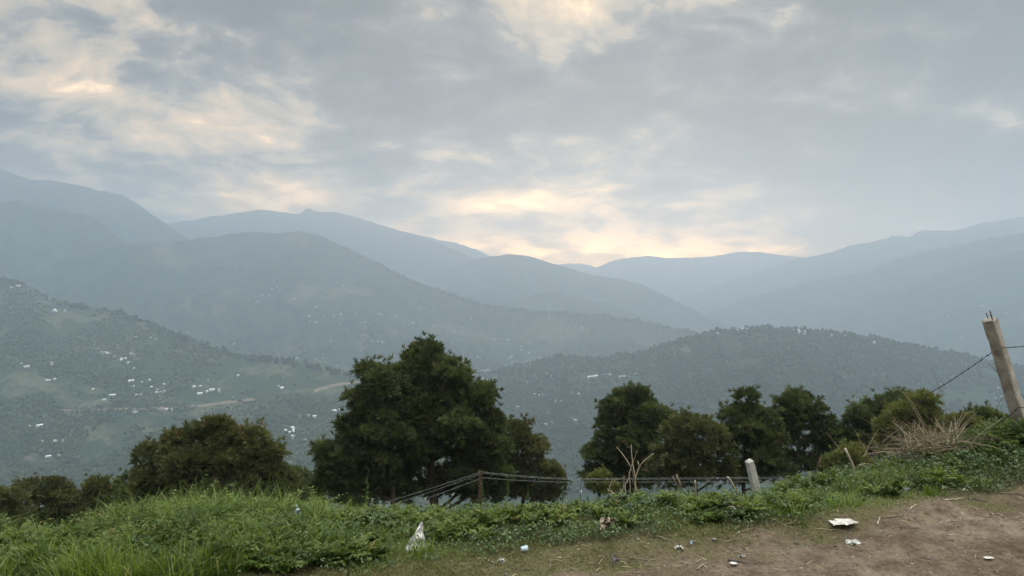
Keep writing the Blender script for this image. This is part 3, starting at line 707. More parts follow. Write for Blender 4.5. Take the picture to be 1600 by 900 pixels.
def pine(label, bx, base_z, D, blobs_, mat, seed, group='pines on the slope below the verge', L=0.33, W=0.034, rc=0.66, dens=1.0, name='pine_tree', trunk_r=0.28, nn=13, top=None, tx=None, wob=0.0):
    """blobs_: (px, py, rx_px, ry_px, depth_in_radii)"""
    rg = np.random.default_rng(seed); s = D / F
    root = P(bx, 700, D); root[2] = ground_z(np.array([root[0]]), np.array([root[1]]), False)[0] - 0.3
    if base_z is not None: root[2] = base_z
    topy = min(b[1] - 0.3 * b[3] for b in blobs_) if top is None else top
    tp = P(bx if tx is None else tx, topy, D)
    tr = MB(); nseg = 14; t = np.linspace(0, 1, nseg)
    trunk = root * (1 - t)[:, None] + tp * t[:, None]
    trunk[:, 0] += wob * np.sin(t * 3.0) + 0.12 * np.sin(t * 9 + seed); trunk[:, 1] += 0.10 * np.sin(t * 7 + seed)
    tr.tube(trunk, trunk_r * (1.0 - 0.88 * t) * (1 + 0.25 * np.exp(-t * 20)), 9)
    C = []; 
    for (px, py, rx, ry, dp) in blobs_:
        c = P(px, py, D); c[1] += dp * rx * s; Rx = rx * s; Rz = ry * s; Ry = Rx * 0.95
        # limb from the trunk into the foliage mass
        zt = max(root[2] + 1.5, min(c[2] - 0.55 * abs(c[0] - trunk[-1][0]) - 0.3 * Rz, tp[2] - 0.4))
        k = np.clip(np.interp(zt, trunk[:, 2], t), 0.1, 0.97)
        st = np.array([np.interp(k, t, trunk[:, q]) for q in range(3)])
        u = np.linspace(0, 1, 6)[:, None]
        mid = (st + c) / 2 + np.array([0, 0, -0.08 * np.linalg.norm(c - st)])
        limb = (1 - u) ** 2 * st + 2 * u * (1 - u) * mid + u ** 2 * c
        r0 = trunk_r * (1 - 0.85 * k) * 0.5
        tr.tube(limb, np.linspace(max(r0, 0.06), 0.035, 6), 5)
        vol = Rx * Rz
        ns = int(max(5, dens * 6.0 * (Rx * Ry + Rx * Rz + Ry * Rz) / 3 / (rc * rc)))
        dv = rg.normal(0, 1, (ns, 3)); dv /= np.linalg.norm(dv, axis=1)[:, None]
        rr = rg.uniform(0.45, 1.0, ns) ** 0.5
        Ra = np.maximum(0.35 * np.array([Rx, Ry, Rz]), np.array([Rx, Ry, Rz]) - np.array([0.48, 0.4, 0.45]) * (rc + L) * 0.75)
        sc = c + dv * Ra * (rr * 0.86)[:, None]
        for q in sc:
            if rg.random() < 0.55:
                w_ = np.linspace(0, 1, 4)[:, None]; m2 = (c + q) / 2 + np.array([0, 0, -0.15])
                a0 = limb[rg.integers(3, 6)]
                tw = (1 - w_) ** 2 * a0 + 2 * w_ * (1 - w_) * m2 + w_ ** 2 * q
                tr.tube(tw, np.linspace(0.04, 0.015, 4), 4, cap=False)
        C.append(np.column_stack([sc, rg.uniform(0.7, 1.25, ns) * rc, np.repeat(c[None], ns, 0)]))
    C = np.vstack(C)
    # each sub-clump: a dome of needle brushes turned outwards and up
    nt_ = 28
    n = len(C)
    dv = rg.normal(0, 1, (n, nt_, 3)); dv[..., 2] = dv[..., 2] * 0.75 + 0.62
    dv /= np.linalg.norm(dv, axis=2)[..., None]
    out = C[:, None, :3] - C[:, None, 4:7]; out = out / (np.linalg.norm(out, axis=2)[..., None] + 1e-6)
    d2 = dv + out * 0.45; d2 /= np.linalg.norm(d2, axis=2)[..., None]
    base = C[:, None, :3] + d2 * C[:, None, 3:4] * rg.uniform(0.45, 0.9, (n, nt_, 1)) * np.array([1, 1, 0.66])
    shoot = rg.random((n, nt_, 1)) < 0.07                       # leading shoots stand proud of the crown
    base = base + np.where(shoot, 1.0, 0.0) * (d2 * 0.35 + np.array([0, 0, 0.35])) * C[:, None, 3:4] * 0.75
    dd = d2 * 0.8 + np.array([0, 0, 0.38]); dd /= np.linalg.norm(dd, axis=2)[..., None]
    v, f = tufts(base.reshape(-1, 3), dd.reshape(-1, 3), L, W, nn, rg)
    e = empty(name, root)
    tr.build('trunk', BARK, e, smooth=True, off=root)
    per = len(v) // (n * nt_)
    a = np.repeat(np.clip(np.repeat(rg.uniform(0.1, 0.75, n), nt_) + rg.normal(0, 0.12, n * nt_), 0, 0.97), per)
    lone = rg.random(n * nt_) < 0.02; a = np.where(np.repeat(lone, per), 1.0, a)
    mesh_np('crown', v - root, f, mat, e, False, {'rnd': a})
    tag(e, label, 'pine tree' if name == 'pine_tree' else 'bush', group)
    return e

# big double pine in the middle
pine('large dark pine in the middle, the tallest crown with its trunk showing through gaps', 692, None, 40,
     [(665, 562, 38, 26, 0), (640, 590, 48, 34, .3), (700, 588, 44, 34, -.3), (672, 620, 62, 42, 0), (735, 622, 42, 34, .2), (715, 655, 56, 34, -.4), (755, 665, 32, 36, .2), (640, 650, 42, 38, -.5), (772, 700, 26, 32, 0), (735, 712, 40, 30, .3), (660, 690, 34, 26, -.6), (700, 752, 34, 20, .5), (640, 735, 26, 22, .6), (770, 745, 34, 26, .2), (752, 775, 40, 22, .3), (668, 547, 18, 14, 0), (690, 690, 42, 30, .3), (725, 735, 40, 26, -.2), (650, 715, 34, 26, .2), (668, 585, 50, 34, 0), (695, 650, 60, 36, .3), (745, 690, 40, 34, -.1), (618, 640, 34, 36, .3), (668, 772, 30, 16, .6), (722, 768, 32, 18, .7), (600, 768, 46, 18, .5)],
     N_DARK, 301, trunk_r=0.42, top=548, tx=668, dens=1.05)
pine('left half of the big double pine, with low limbs reaching left', 640, None, 38.5,
     [(586, 598, 24, 26, 0), (600, 600, 34, 30, -.2), (578, 640, 30, 30, .1), (615, 640, 36, 34, .4), (635, 700, 30, 26, .5), (530, 735, 34, 26, -.2), (548, 715, 30, 30, -.3), (600, 625, 40, 32, .2), (570, 650, 32, 30, -.2), (610, 668, 44, 34, -.3), (560, 690, 42, 34, .2), (525, 712, 32, 26, 0), (507, 707, 14, 12, 0), (590, 715, 38, 28, -.3), (545, 745, 48, 26, .3), (600, 750, 34, 20, .4), (515, 760, 34, 28, 0), (560, 782, 44, 20, .2), (625, 775, 22, 14, .8), (574, 580, 10, 9, 0), (556, 622, 10, 10, 0), (545, 662, 12, 12, 0)],
     N_DARK, 302, trunk_r=0.32, top=600, tx=600, dens=1.0)
pine('brownish pine close behind the right side of the big double pine', 815, None, 46,
     [(800, 682, 32, 26, 0), (820, 710, 42, 32, .3), (848, 738, 30, 26, -.2), (800, 745, 40, 30, 0), (868, 755, 22, 20, 0), (838, 775, 42, 20, .3), (790, 700, 26, 26, -.4), (815, 668, 18, 12, 0)],
     N_MID, 303, trunk_r=0.25, dens=1.0, L=0.27)
# left
pine('broad olive brown pine on the left with a ragged many-pointed top', 345, None, 36,
     [(340, 668, 24, 18, 0), (358, 688, 32, 24, .2), (300, 688, 26, 20, .1), (270, 705, 30, 24, 0), (235, 712, 22, 20, 0), (250, 740, 38, 28, -.2), (300, 725, 46, 32, -.5), (345, 722, 44, 34, -.3), (390, 712, 34, 30, 0), (400, 745, 42, 32, -.2), (430, 745, 26, 24, .3), (445, 765, 26, 24, .2), (350, 765, 58, 28, -.3), (285, 770, 46, 28, -.2), (238, 770, 30, 28, 0), (400, 780, 52, 22, .2), (395, 685, 16, 12, 0), (421, 712, 14, 14, 0), (275, 690, 12, 10, 0)],
     N_MID, 304, trunk_r=0.33, dens=1.15)
pine('small dark pine squeezed between the olive pine and the big double pine', 470, None, 44,
     [(463, 748, 14, 14, 0), (478, 765, 22, 20, 0), (468, 785, 30, 20, .1), (496, 768, 18, 20, 0), (440, 790, 24, 18, 0)], N_DARK, 305, trunk_r=0.16)
pine('narrow dark pine touching the left side of the olive pine', 205, None, 40,
     [(207, 752, 18, 15, 0), (200, 772, 22, 20, 0), (212, 790, 28, 20, -.2), (190, 800, 26, 18, .2), (215, 812, 34, 18, 0)], N_DARK, 306, trunk_r=0.2, L=0.26)
pine('rounded pine second from the narrow one, with a small double top', 150, None, 43,
     [(147, 758, 17, 13, 0), (160, 775, 26, 20, 0), (135, 782, 24, 20, .3), (160, 798, 34, 20, -.2), (130, 808, 30, 18, 0)], N_MID, 307, trunk_r=0.2, L=0.26)
pine('wide rounded pine at the left with the smooth dome-like top', 75, None, 42,
     [(82, 765, 28, 18, 0), (48, 768, 24, 18, .2), (100, 785, 24, 24, 0), (65, 795, 36, 24, -.3), (110, 805, 26, 18, .2), (80, 820, 40, 18, 0)], N_MID, 308, trunk_r=0.25, L=0.26)
pine('pine cut off by the left edge of the view', 5, None, 37,
     [(10, 785, 26, 20, 0), (-20, 800, 36, 30, .2), (18, 812, 26, 22, -.2), (0, 832, 34, 18, 0), (-50, 780, 40, 34, 0)], N_MID, 309, trunk_r=0.25)
pine('small round olive bush pine below the left row, above the grass', 145, None, 26,
     [(148, 822, 20, 13, 0), (130, 830, 18, 12, .2), (155, 838, 20, 12, 0)], N_MID, 310, trunk_r=0.10, rc=0.45, L=0.2, W=0.024)
# right of the gap
pine('tall dark rounded pine right of the gap with a dense dome', 1000, None, 44,
     [(985, 622, 30, 22, 0), (968, 645, 34, 26, .2), (1005, 645, 34, 26, -.2), (950, 675, 28, 26, 0), (985, 680, 42, 32, -.4), (1030, 665, 26, 24, 0), (1038, 650, 16, 14, 0), (935, 712, 24, 22, 0), (965, 718, 40, 26, -.2), (1010, 715, 36, 28, .1), (930, 742, 20, 16, 0), (985, 752, 46, 20, .2), (940, 762, 28, 14, .3)],
     N_DARK, 311, trunk_r=0.30, dens=1.05, tx=985)
pine('olive airy pine with visible branches, between two darker pines', 1090, None, 40,
     [(1085, 668, 36, 20, 0), (1058, 685, 30, 22, .1), (1118, 685, 28, 22, .2), (1085, 705, 36, 24, -.2), (1045, 718, 32, 24, 0), (1125, 715, 26, 22, .1), (1085, 740, 46, 20, .2), (1040, 750, 32, 18, .3), (1125, 745, 28, 18, .3)],
     N_MID, 312, trunk_r=0.22, dens=0.8)
pine('dark pine with a pointed top behind the short leaning post', 1165, None, 42,
     [(1164, 622, 13, 12, 0), (1168, 642, 24, 18, 0), (1142, 650, 18, 16, .1), (1190, 655, 22, 20, 0), (1165, 672, 34, 22, -.2), (1195, 688, 30, 24, .1), (1148, 695, 26, 24, .2), (1185, 715, 40, 24, -.2), (1160, 740, 36, 20, .1), (1215, 735, 26, 24, 0), (1215, 690, 16, 14, .4)],
     N_DARK, 313, trunk_r=0.24, dens=0.95)
pine('dark round topped pine with a straight visible trunk, right of the pointed one', 1245, None, 43,
     [(1245, 626, 26, 16, 0), (1222, 640, 20, 18, .1), (1270, 640, 20, 18, 0), (1245, 655, 36, 22, .2), (1282, 668, 24, 22, 0), (1225, 680, 26, 20, .3), (1278, 700, 30, 22, .1), (1290, 690, 20, 18, -.2), (1265, 728, 40, 20, .3), (1225, 725, 26, 22, .5)],
     N_DARK, 314, trunk_r=0.22, dens=0.85)
pine('yellow green scrubby pine sapling low between the right hand pines', 1325, None, 30,
     [(1328, 708, 22, 14, 0), (1310, 722, 22, 14, .2), (1345, 722, 26, 15, 0), (1325, 738, 36, 14, 0)], N_BRIGHT, 315, trunk_r=0.10, rc=0.5, L=0.22, W=0.024, dens=0.9)
pine('dark stepped pine left of the bright olive pine', 1350, None, 42,
     [(1346, 646, 14, 11, 0), (1340, 665, 22, 18, 0), (1365, 668, 24, 22, .2), (1325, 685, 18, 16, 0), (1350, 692, 32, 22, -.1), (1380, 640, 22, 17, .3), (1372, 700, 30, 22, .2)],
     N_DARK, 316, trunk_r=0.22)
pine('dark pine whose top shows above the bright olive pine', 1400, None, 44,
     [(1402, 628, 28, 15, 0), (1390, 650, 32, 22, .1), (1430, 640, 26, 20, .1), (1410, 680, 40, 26, 0)], N_DARK, 317, trunk_r=0.2)
pine('bright olive round pine right of the middle of the right bank', 1430, None, 36,
     [(1438, 628, 24, 14, 0), (1420, 646, 32, 20, 0), (1452, 652, 22, 18, .1), (1398, 668, 26, 18, -.1), (1430, 680, 38, 22, -.2), (1400, 695, 26, 18, .1), (1385, 688, 14, 12, 0), (1450, 695, 26, 16, .2)],
     N_BRIGHT, 318, trunk_r=0.2, rc=0.6, dens=1.0)
pine('small olive pine half hidden by the dry stalks', 1500, None, 34,
     [(1500, 662, 22, 16, 0), (1488, 682, 26, 18, 0), (1525, 688, 24, 16, .1), (1500, 702, 34, 16, .1)], N_BRIGHT, 319, trunk_r=0.14, rc=0.55, L=0.25)
pine('small dark flat topped pine just left of the tall concrete post', 1540, None, 42,
     [(1535, 652, 16, 9, 0), (1550, 662, 18, 10, .1), (1530, 672, 26, 14, 0), (1565, 668, 12, 9, 0), (1545, 690, 30, 16, 0)], N_DARK, 320, trunk_r=0.16)
pine('brownish scrubby pine at the right edge behind the post', 1590, None, 36,
     [(1590, 682, 26, 16, 0), (1565, 690, 20, 14, 0), (1620, 690, 30, 26, 0), (1590, 705, 40, 16, 0)], N_MID, 321, trunk_r=0.14, rc=0.55, L=0.24)
pine('low olive bush under the tall rounded pine beside the gap', 935, None, 28,
     [(938, 748, 16, 10, 0), (928, 758, 14, 9, 0), (948, 762, 18, 9, 0)], N_BRIGHT, 322, group=None, name='bush', trunk_r=0.06, rc=0.35, L=0.16, W=0.02)
# ------------------------------------------------------------------ verge: grass, weeds, ground cover
G_LONG = leaf_mat('grass_long', [(0, (0.030, 0.062, 0.010)), (0.35, (0.082, 0.130, 0.018)), (0.75, (0.20, 0.27, 0.04)), (0.92, (0.20, 0.27, 0.07)), (1, (0.34, 0.32, 0.16))], 0.4, 0.45, 0.35)
G_SHORT = leaf_mat('grass_short', [(0, (0.032, 0.062, 0.012)), (0.5, (0.108, 0.148, 0.026)), (0.88, (0.185, 0.235, 0.055)), (1, (0.26, 0.22, 0.10))], 0.35, 0.5, 0.3)
G_WORN = leaf_mat('grass_worn', [(0, (0.07, 0.085, 0.024)), (0.45, (0.135, 0.138, 0.046)), (0.8, (0.21, 0.18, 0.085)), (1, (0.34, 0.28, 0.16))], 0.25, 0.7, 0.2)
G_LEAF = leaf_mat('broad_leaves', [(0, (0.022, 0.045, 0.012)), (0.5, (0.062, 0.105, 0.026)), (0.9, (0.13, 0.185, 0.06)), (1, (0.15, 0.20, 0.10))], 0.3, 0.4, 0.45)
G_FERN = leaf_mat('feathery_leaves', [(0, (0.040, 0.070, 0.014)), (0.5, (0.102, 0.142, 0.027)), (0.9, (0.165, 0.215, 0.055)), (1, (0.18, 0.14, 0.05))], 0.35, 0.5, 0.3)
STRAW = leaf_mat('dry_straw', [(0, (0.10, 0.075, 0.045)), (0.5, (0.25, 0.195, 0.12)), (1, (0.48, 0.40, 0.27))], 0.1, 0.7, 0.25)

def edge(x, y):
    return y - 0.33 * np.clip(x, -6, 1) - 0.27 * np.clip(x - 1, 0, 4) + 0.13 + 0.35 * fbm(x / 0.9, y / 0.9, 0, 3, 200)

def blades(x, y, h, bend, az, w, rg, z=None, a=None, segs=3, zoff=-0.01):
    n = len(x); z = ground_z(x, y) if z is None else z
    ts = np.linspace(0, 1, segs + 1)
    d = np.stack([np.cos(az), np.sin(az), 0 * az], -1); sd_ = np.stack([-np.sin(az), np.cos(az), 0 * az], -1)
    tw = rg.uniform(-0.9, 0.9, n); sd_ = sd_ * np.cos(tw)[:, None] + d * np.sin(tw)[:, None]
    V = []
    for i, t in enumerate(ts):
        c = np.stack([x, y, z + zoff], -1) + d * (h * bend * t ** 1.8)[:, None] + np.array([0, 0, 1.0]) * (h * (t - 0.42 * bend * t ** 2.4))[:, None]
        ww = w * [1, .9, .62, .3, 0][i] if segs == 4 else w * (1 - t) ** 0.6
        if i < segs: V += [c - sd_ * (ww * .5)[:, None], c + sd_ * (ww * .5)[:, None]]
        else: V += [c]
    V = np.stack(V, 1); k = V.shape[1]
    F4 = [np.array([2*i, 2*i+1, 2*i+3, 2*i+2]) for i in range(segs - 1)]; F3 = np.array([2*(segs-1), 2*(segs-1)+1, 2*segs])
    o = (np.arange(n) * k)[:, None]
    f4 = np.concatenate([o + q for q in F4]); f3 = o + F3
    a = rg.random(n) if a is None else a
    return V.reshape(-1, 3), f3, f4, np.repeat(np.clip(a, 0, 1), k)

class Acc:
    def __init__(s): s.m = MB()
    def add(s, r): v, f3, f4, a = r; s.m.add(v, f3, f4, a)

def hgt_map(x, y):
    """how tall the growth stands here"""
    left = sstep(-0.6, -2.2, x)
    h = 0.06 + 0.055 * left
    h = h + 0.13 * np.exp(-(((x + 2.3) / 0.62) ** 2 + ((y - 5.3) / 0.6) ** 2)) + 0.05 * np.exp(-((x + 3.9) / 0.5) ** 2)
    h = h - 0.05 * np.exp(-(((x + 3.0) / 0.3) ** 2))
    return h * np.clip(1 + 1.3 * fbm(x / 0.42, y / 0.36, 0, 3, 210), 0.3, 2.0)

def vis_pts(n, rg, ylo=3.6, yhi=8.0, m=0.80):
    y = ylo + (yhi - ylo) * rg.random(n) ** 0.85; x = rg.uniform(-m, m, n) * y * 1.0 + 0
    return x, y
# --- long grass in tufts
rg = np.random.default_rng(11); A = Acc()
cx, cy2 = vis_pts(5200, rg, 3.7, 7.6)
e_ = edge(cx, cy2)
pl = 0.10 + 0.7 * sstep(-0.3, -1.6, cx) + 0.5 * np.exp(-((cx - 2.3) / 0.8) ** 2)
keep = (e_ > 4.35) & (rg.random(len(cx)) < pl) & (fbm(cx / 0.35, cy2 / 0.35, 0, 2, 215) > -0.08)
cx, cy2 = cx[keep], cy2[keep]; nb = 34
hh = hgt_map(cx, cy2) * rg.uniform(0.8, 1.7, len(cx)) + 0.05
X = np.repeat(cx, nb) + rg.normal(0, 0.035, len(cx) * nb); Y = np.repeat(cy2, nb) + rg.normal(0, 0.035, len(cx) * nb)
Hh = np.repeat(hh, nb) * rg.uniform(0.45, 1.15, len(X)); tone = np.repeat(rg.uniform(0.15, 0.7, len(cx)), nb) + rg.normal(0, 0.13, len(X))
tone = np.where(rg.random(len(X)) < 0.03, 1.0, np.clip(tone, 0, 0.9))
A.add(blades(X, Y, Hh, rg.uniform(0.15, 1.1, len(X)), rg.uniform(0, 6.283, len(X)), rg.uniform(0.004, 0.0085, len(X)), rg, a=tone, segs=4))
n = 900; X = rg.normal(-2.28, 0.22, n); Y = rg.normal(5.25, 0.25, n)
A.add(blades(X, Y, rg.uniform(0.22, 0.46, n), rg.uniform(0.3, 1.15, n), rg.uniform(0, 6.283, n), rg.uniform(0.006, 0.011, n), rg, a=np.clip(rg.normal(0.55, 0.2, n), 0, 0.9), segs=4))
n = 700; X = rg.uniform(-5.2, -1.2, n); Y = rg.uniform(4.0, 6.2, n)
A.add(blades(X, Y, rg.uniform(0.14, 0.34, n), rg.uniform(0.3, 1.15, n), rg.uniform(0, 6.283, n), rg.uniform(0.005, 0.010, n), rg, a=np.clip(rg.normal(0.6, 0.25, n), 0, 1), segs=4))
o = A.m.build('long_grass', G_LONG); tag(o, 'long bright green grass on the left of the verge', 'grass', None, 'stuff')
# --- short lush turf everywhere on the verge
rg = np.random.default_rng(12); A = Acc()
x, y = vis_pts(190000, rg, 3.7, 8.2)
e_ = edge(x, y); keep = (rg.random(len(x)) < sstep(4.1, 4.5, e_)) ; x, y = x[keep], y[keep]
g1 = sstep(-0.15, 0.35, fbm(x / 0.6, y / 0.6, 0, 3, 220))
h = (0.035 + 0.05 * g1 + 0.35 * hgt_map(x, y)) * rg.uniform(0.5, 1.3, len(x)) * (0.45 + 0.55 * sstep(4.2, 4.9, edge(x, y)))
tone = 0.10 + 0.6 * g1 + 0.22 * fbm(x / 0.12, y / 0.12, 0, 2, 221) + rg.normal(0, 0.18, len(x)) ; tone = np.where(rg.random(len(x)) < 0.035, 1.0, np.clip(tone, 0, 0.9))
A.add(blades(x, y, h, rg.uniform(0.2, 1.3, len(x)), rg.uniform(0, 6.283, len(x)), rg.uniform(0.003, 0.006, len(x)), rg, a=tone, segs=3))
o = A.m.build('grass', G_SHORT); tag(o, 'short green grass covering the verge', 'grass', None, 'stuff')
# --- worn grass between verge and dirt
rg = np.random.default_rng(13); A = Acc()
x, y = vis_pts(210000, rg, 3.3, 6.6)
e_ = y - 0.42 * x + 0.35 * fbm(x / 0.9, y / 0.9, 0, 3, 200) + 0.35 * fbm(x / 0.18, y / 0.18, 0, 3, 230)
keep = rg.random(len(x)) < (0.25 + 0.75 * sstep(-0.25, 0.15, fbm(x / 0.3, y / 0.2, 0, 3, 233))) * sstep(3.5, 3.95, e_) * (1 - 0.7 * sstep(4.6, 5.0, e_)) ; x, y = x[keep], y[keep]
h = rg.uniform(0.008, 0.032, len(x)) * (0.6 + 0.9 * sstep(3.6, 4.4, e_[keep] if len(e_) != len(x) else e_)); tone = np.clip(0.40 + 0.32 * fbm(x / 0.4, y / 0.4, 0, 3, 231) + rg.normal(0, 0.2, len(x)), 0, 1)
A.add(blades(x, y, h, rg.uniform(0.5, 2.0, len(x)), rg.uniform(0, 6.283, len(x)), rg.uniform(0.002, 0.0045, len(x)), rg, a=tone, segs=2, zoff=-0.002))
o = A.m.build('worn_grass', G_WORN); tag(o, 'short worn yellowish grass along the edge of the dirt', 'grass', None, 'stuff')

# --- broad leaved ground cover
def leaves(x, y, z, L, rg, a, tilt=0.6):
    n = len(x); az = rg.uniform(0, 6.283, n); up = rg.normal(0, tilt, n)
    d = np.stack([np.cos(az) * np.cos(up), np.sin(az) * np.cos(up), np.sin(up)], -1)
    s = np.stack([-np.sin(az), np.cos(az), rg.normal(0, 0.35, n)], -1); s /= np.linalg.norm(s, axis=1)[:, None]
    nrm = np.cross(d, s)
    c = np.stack([x, y, z], -1); L = L[:, None]
    V = np.stack([c, c + d * L * .45 + s * L * .36 + nrm * L * .10, c + d * L - nrm * L * .12, c + d * L * .45 - s * L * .36 + nrm * L * .10], 1)
    i = (np.arange(n) * 4)[:, None]
    return V.reshape(-1, 3), np.concatenate([i + [0, 1, 2], i + [0, 2, 3]]), None, np.repeat(a, 4)
rg = np.random.default_rng(14); A = Acc()
x, y = vis_pts(190000, rg, 3.9, 7.6)
e_ = edge(x, y)
pm = 0.60 * np.exp(-((x - 0.65) / 1.15) ** 2) + 0.20 + 0.55 * sstep(3.0, 3.9, x) * 1.2
pm = pm * sstep(-0.2, 0.2, fbm(x / 0.4, y / 0.4, 0, 3, 240) + 0.08) * (1 - 0.5 * sstep(-1.2, -2.4, x))
keep = (e_ > 4.32) & (rg.random(len(x)) < pm); x, y = x[keep], y[keep]
cover = 0.05 + 0.10 * np.abs(fbm(x / 0.3, y / 0.3, 0, 3, 241)) * 2 * sstep(4.3, 4.9, edge(x, y))
z = ground_z(x, y) + cover * rg.random(len(x)) ** 0.5 + 0.01
tone = np.clip(rg.normal(0.42, 0.2, len(x)) + 0.2 * fbm(x / 0.25, y / 0.25, 0, 2, 242), 0, 0.95)
tone = np.where(rg.random(len(x)) < 0.004, 1, tone)
A.add(leaves(x, y, z, rg.uniform(0.012, 0.032, len(x)), rg, tone))
o = A.m.build('ground_cover', G_LEAF); tag(o, 'low dark broad-leaved weeds in the middle of the verge', 'weeds', None, 'stuff')

# --- feathery leaved weeds: arching fronds with leaflets
def fronds(cx, cy, H, nf, rg, nl=11, LL=0.040, tone=None, spread=1.0):
    n = len(cx); N = n * nf; bx = np.repeat(cx, nf); by = np.repeat(cy, nf); h = np.repeat(H, nf) * rg.uniform(0.5, 1.15, N)
    az = rg.uniform(0, 6.283, N); b = rg.uniform(0.25, 1.1, N) * spread; z0 = ground_z(bx, by)
    tt = np.linspace(0.25, 1.0, nl)
    d = np.stack([np.cos(az), np.sin(az), 0 * az], -1); s0 = np.stack([-np.sin(az), np.cos(az), 0 * az], -1)
    base = np.stack([bx, by, z0], -1)
    def pt(t): return base + d * (h * b * t ** 1.6)[:, None] + np.array([0, 0, 1.0]) * (h * (t - 0.40 * b * t ** 2.2))[:, None]
    Vs, F, As = [], [], []; off = 0
    tn = np.clip((np.repeat(rg.uniform(0.1, 0.85, n), nf) + rg.normal(0, 0.12, N) if tone is None else tone + rg.normal(0, 0.15, N)), 0, 0.95); tn = np.where(rg.random(N) < 0.008, 1, tn)
    for q, t in enumerate(tt):
        c = pt(t); tg = pt(min(1.05, t + 0.08)) - pt(t - 0.05); tg /= np.linalg.norm(tg, axis=1)[:, None] + 1e-9
        for sg in (-1, 1):
            l = LL * (1.15 - 0.75 * abs(t - 0.5)) * rg.uniform(0.6, 1.25, N)
            dr = s0 * sg * rg.uniform(0.6, 1, N)[:, None] + tg * rg.uniform(0.4, 1.0, N)[:, None] + np.array([0, 0, 1.0]) * rg.normal(0.05, 0.28, N)[:, None]
            dr /= np.linalg.norm(dr, axis=1)[:, None]
            sd_ = np.cross(dr, rg.normal(0, .45, (N, 3)) + np.array([0, 0, 1.0])); sd_ /= np.linalg.norm(sd_, axis=1)[:, None]
            V = np.stack([c, c + dr * (l * .5)[:, None] + sd_ * (l * .20)[:, None], c + dr * l[:, None] - np.array([0, 0, 1.0]) * (l * .15)[:, None], c + dr * (l * .5)[:, None] - sd_ * (l * .20)[:, None]], 1)
            i = (np.arange(N) * 4)[:, None] + off
            Vs.append(V.reshape(-1, 3)); F.append(i + [0, 1, 2]); F.append(i + [0, 2, 3]); As.append(np.repeat(tn, 4)); off += 4 * N
    # stems
    ws = 0.0022
    a0, a1, a2 = pt(0.0), pt(0.5), pt(1.0)
    V = np.stack([a0 - s0 * ws, a0 + s0 * ws, a1 - s0 * ws, a1 + s0 * ws, a2], 1); i = (np.arange(N) * 5)[:, None] + off
    Vs.append(V.reshape(-1, 3)); F += [i + [0, 1, 3], i + [0, 3, 2], i + [2, 3, 4]]; As.append(np.repeat(tn * 0.6 + 0.2, 5))
    return np.vstack(Vs), np.vstack(F), None, np.concatenate(As)
rg = np.random.default_rng(15); A = Acc()
cx, cy2 = vis_pts(4200, rg, 3.9, 7.4)
e_ = edge(cx, cy2)
pf = 0.75 * sstep(-0.2, -1.6, cx) + 0.35 + 0.4 * sstep(2.9, 3.8, cx)
keep = (e_ > 4.5) & (rg.random(len(cx)) < (1 - 0.8 * np.exp(-((cx - 3.55) / 0.4) ** 2)) * pf * sstep(-0.3, 0.15, fbm(cx / 0.5, cy2 / 0.5, 0, 3, 250))); cx, cy2 = cx[keep], cy2[keep]
A.add(fronds(cx, cy2, hgt_map(cx, cy2) * rg.uniform(0.8, 1.3, len(cx)) + 0.04, 11, rg))
o = A.m.build('feathery_weeds', G_FERN); tag(o, 'feathery leaved green weeds growing through the verge grass', 'weeds', None, 'stuff')
# dense feathery bush on the bank by the tall post
rg = np.random.default_rng(16); A = Acc()
n = 420; cx = rg.normal(4.65, 0.75, n); cy2 = rg.normal(6.45, 0.30, n); k = (cx > 3.85) & (cy2 > 5.9 + 0.0 * cx) & (cx < 6.5); cx, cy2 = cx[k], cy2[k]
A.add(fronds(cx, cy2, rg.uniform(0.18, 0.36, len(cx)) * (0.45 + 0.6 * sstep(3.8, 4.6, cx)), 9, rg, nl=11, LL=0.05, tone=np.full(len(cx) * 9, 0.28)))
o = A.m.build('bank_weeds', G_FERN); tag(o, 'dense dark feathery weeds on the bank below the tall concrete post', 'weeds', None, 'stuff')
# --- beyond the crest: sparse tall growth on the slope
rg = np.random.default_rng(17); A = Acc()
y = rg.uniform(7.5, 12.0, 26000); x = rg.uniform(-0.95, 0.95, len(y)) * y
A.add(blades(x, y, rg.uniform(0.1, 0.35, len(x)), rg.uniform(0.1, 1.0, len(x)), rg.uniform(0, 6.283, len(x)), rg.uniform(0.006, 0.012, len(x)), rg, a=np.clip(rg.normal(0.35, 0.2, len(x)), 0, 1)))
o = A.m.build('slope_grass', G_SHORT); tag(o, 'rough grass on the slope just behind the verge crest', 'grass', None, 'stuff')

# --- bits on the dirt
rg = np.random.default_rng(18)
n = 5200; y = rg.uniform(3.3, 6.0, n); x = rg.uniform(-0.5, 0.9, n) * y; k = edge(x, y) < 4.4; x, y = x[k], y[k]; n = len(x)
iv, fi = ico(); r = rg.uniform(0.002, 0.008, n) * rg.uniform(0.5, 1, n) * np.where(rg.random(n) < 0.04, 2.2, 1); z = ground_z(x, y)
V = iv[None] * (1 + rg.uniform(-.3, .3, (n, len(iv))))[..., None] * np.stack([r * rg.uniform(.8, 1.5, n), r, r * .6], -1)[:, None] + np.stack([x, y, z + r * .2], -1)[:, None]
PM = wood_mat('pebble', [(0, (0.10, 0.08, 0.06)), (0.7, (0.22, 0.18, 0.15)), (0.93, (0.34, 0.31, 0.28)), (1, (0.6, 0.58, 0.54))])
o = mesh_np('pebbles', V.reshape(-1, 3), (fi[None] + (np.arange(n) * len(iv))[:, None, None]).reshape(-1, 3), PM, None, True, {'rnd': np.repeat(rg.random(n), len(iv))})
tag(o, 'small stones and clods scattered over the dirt', 'gravel', None, 'stuff')
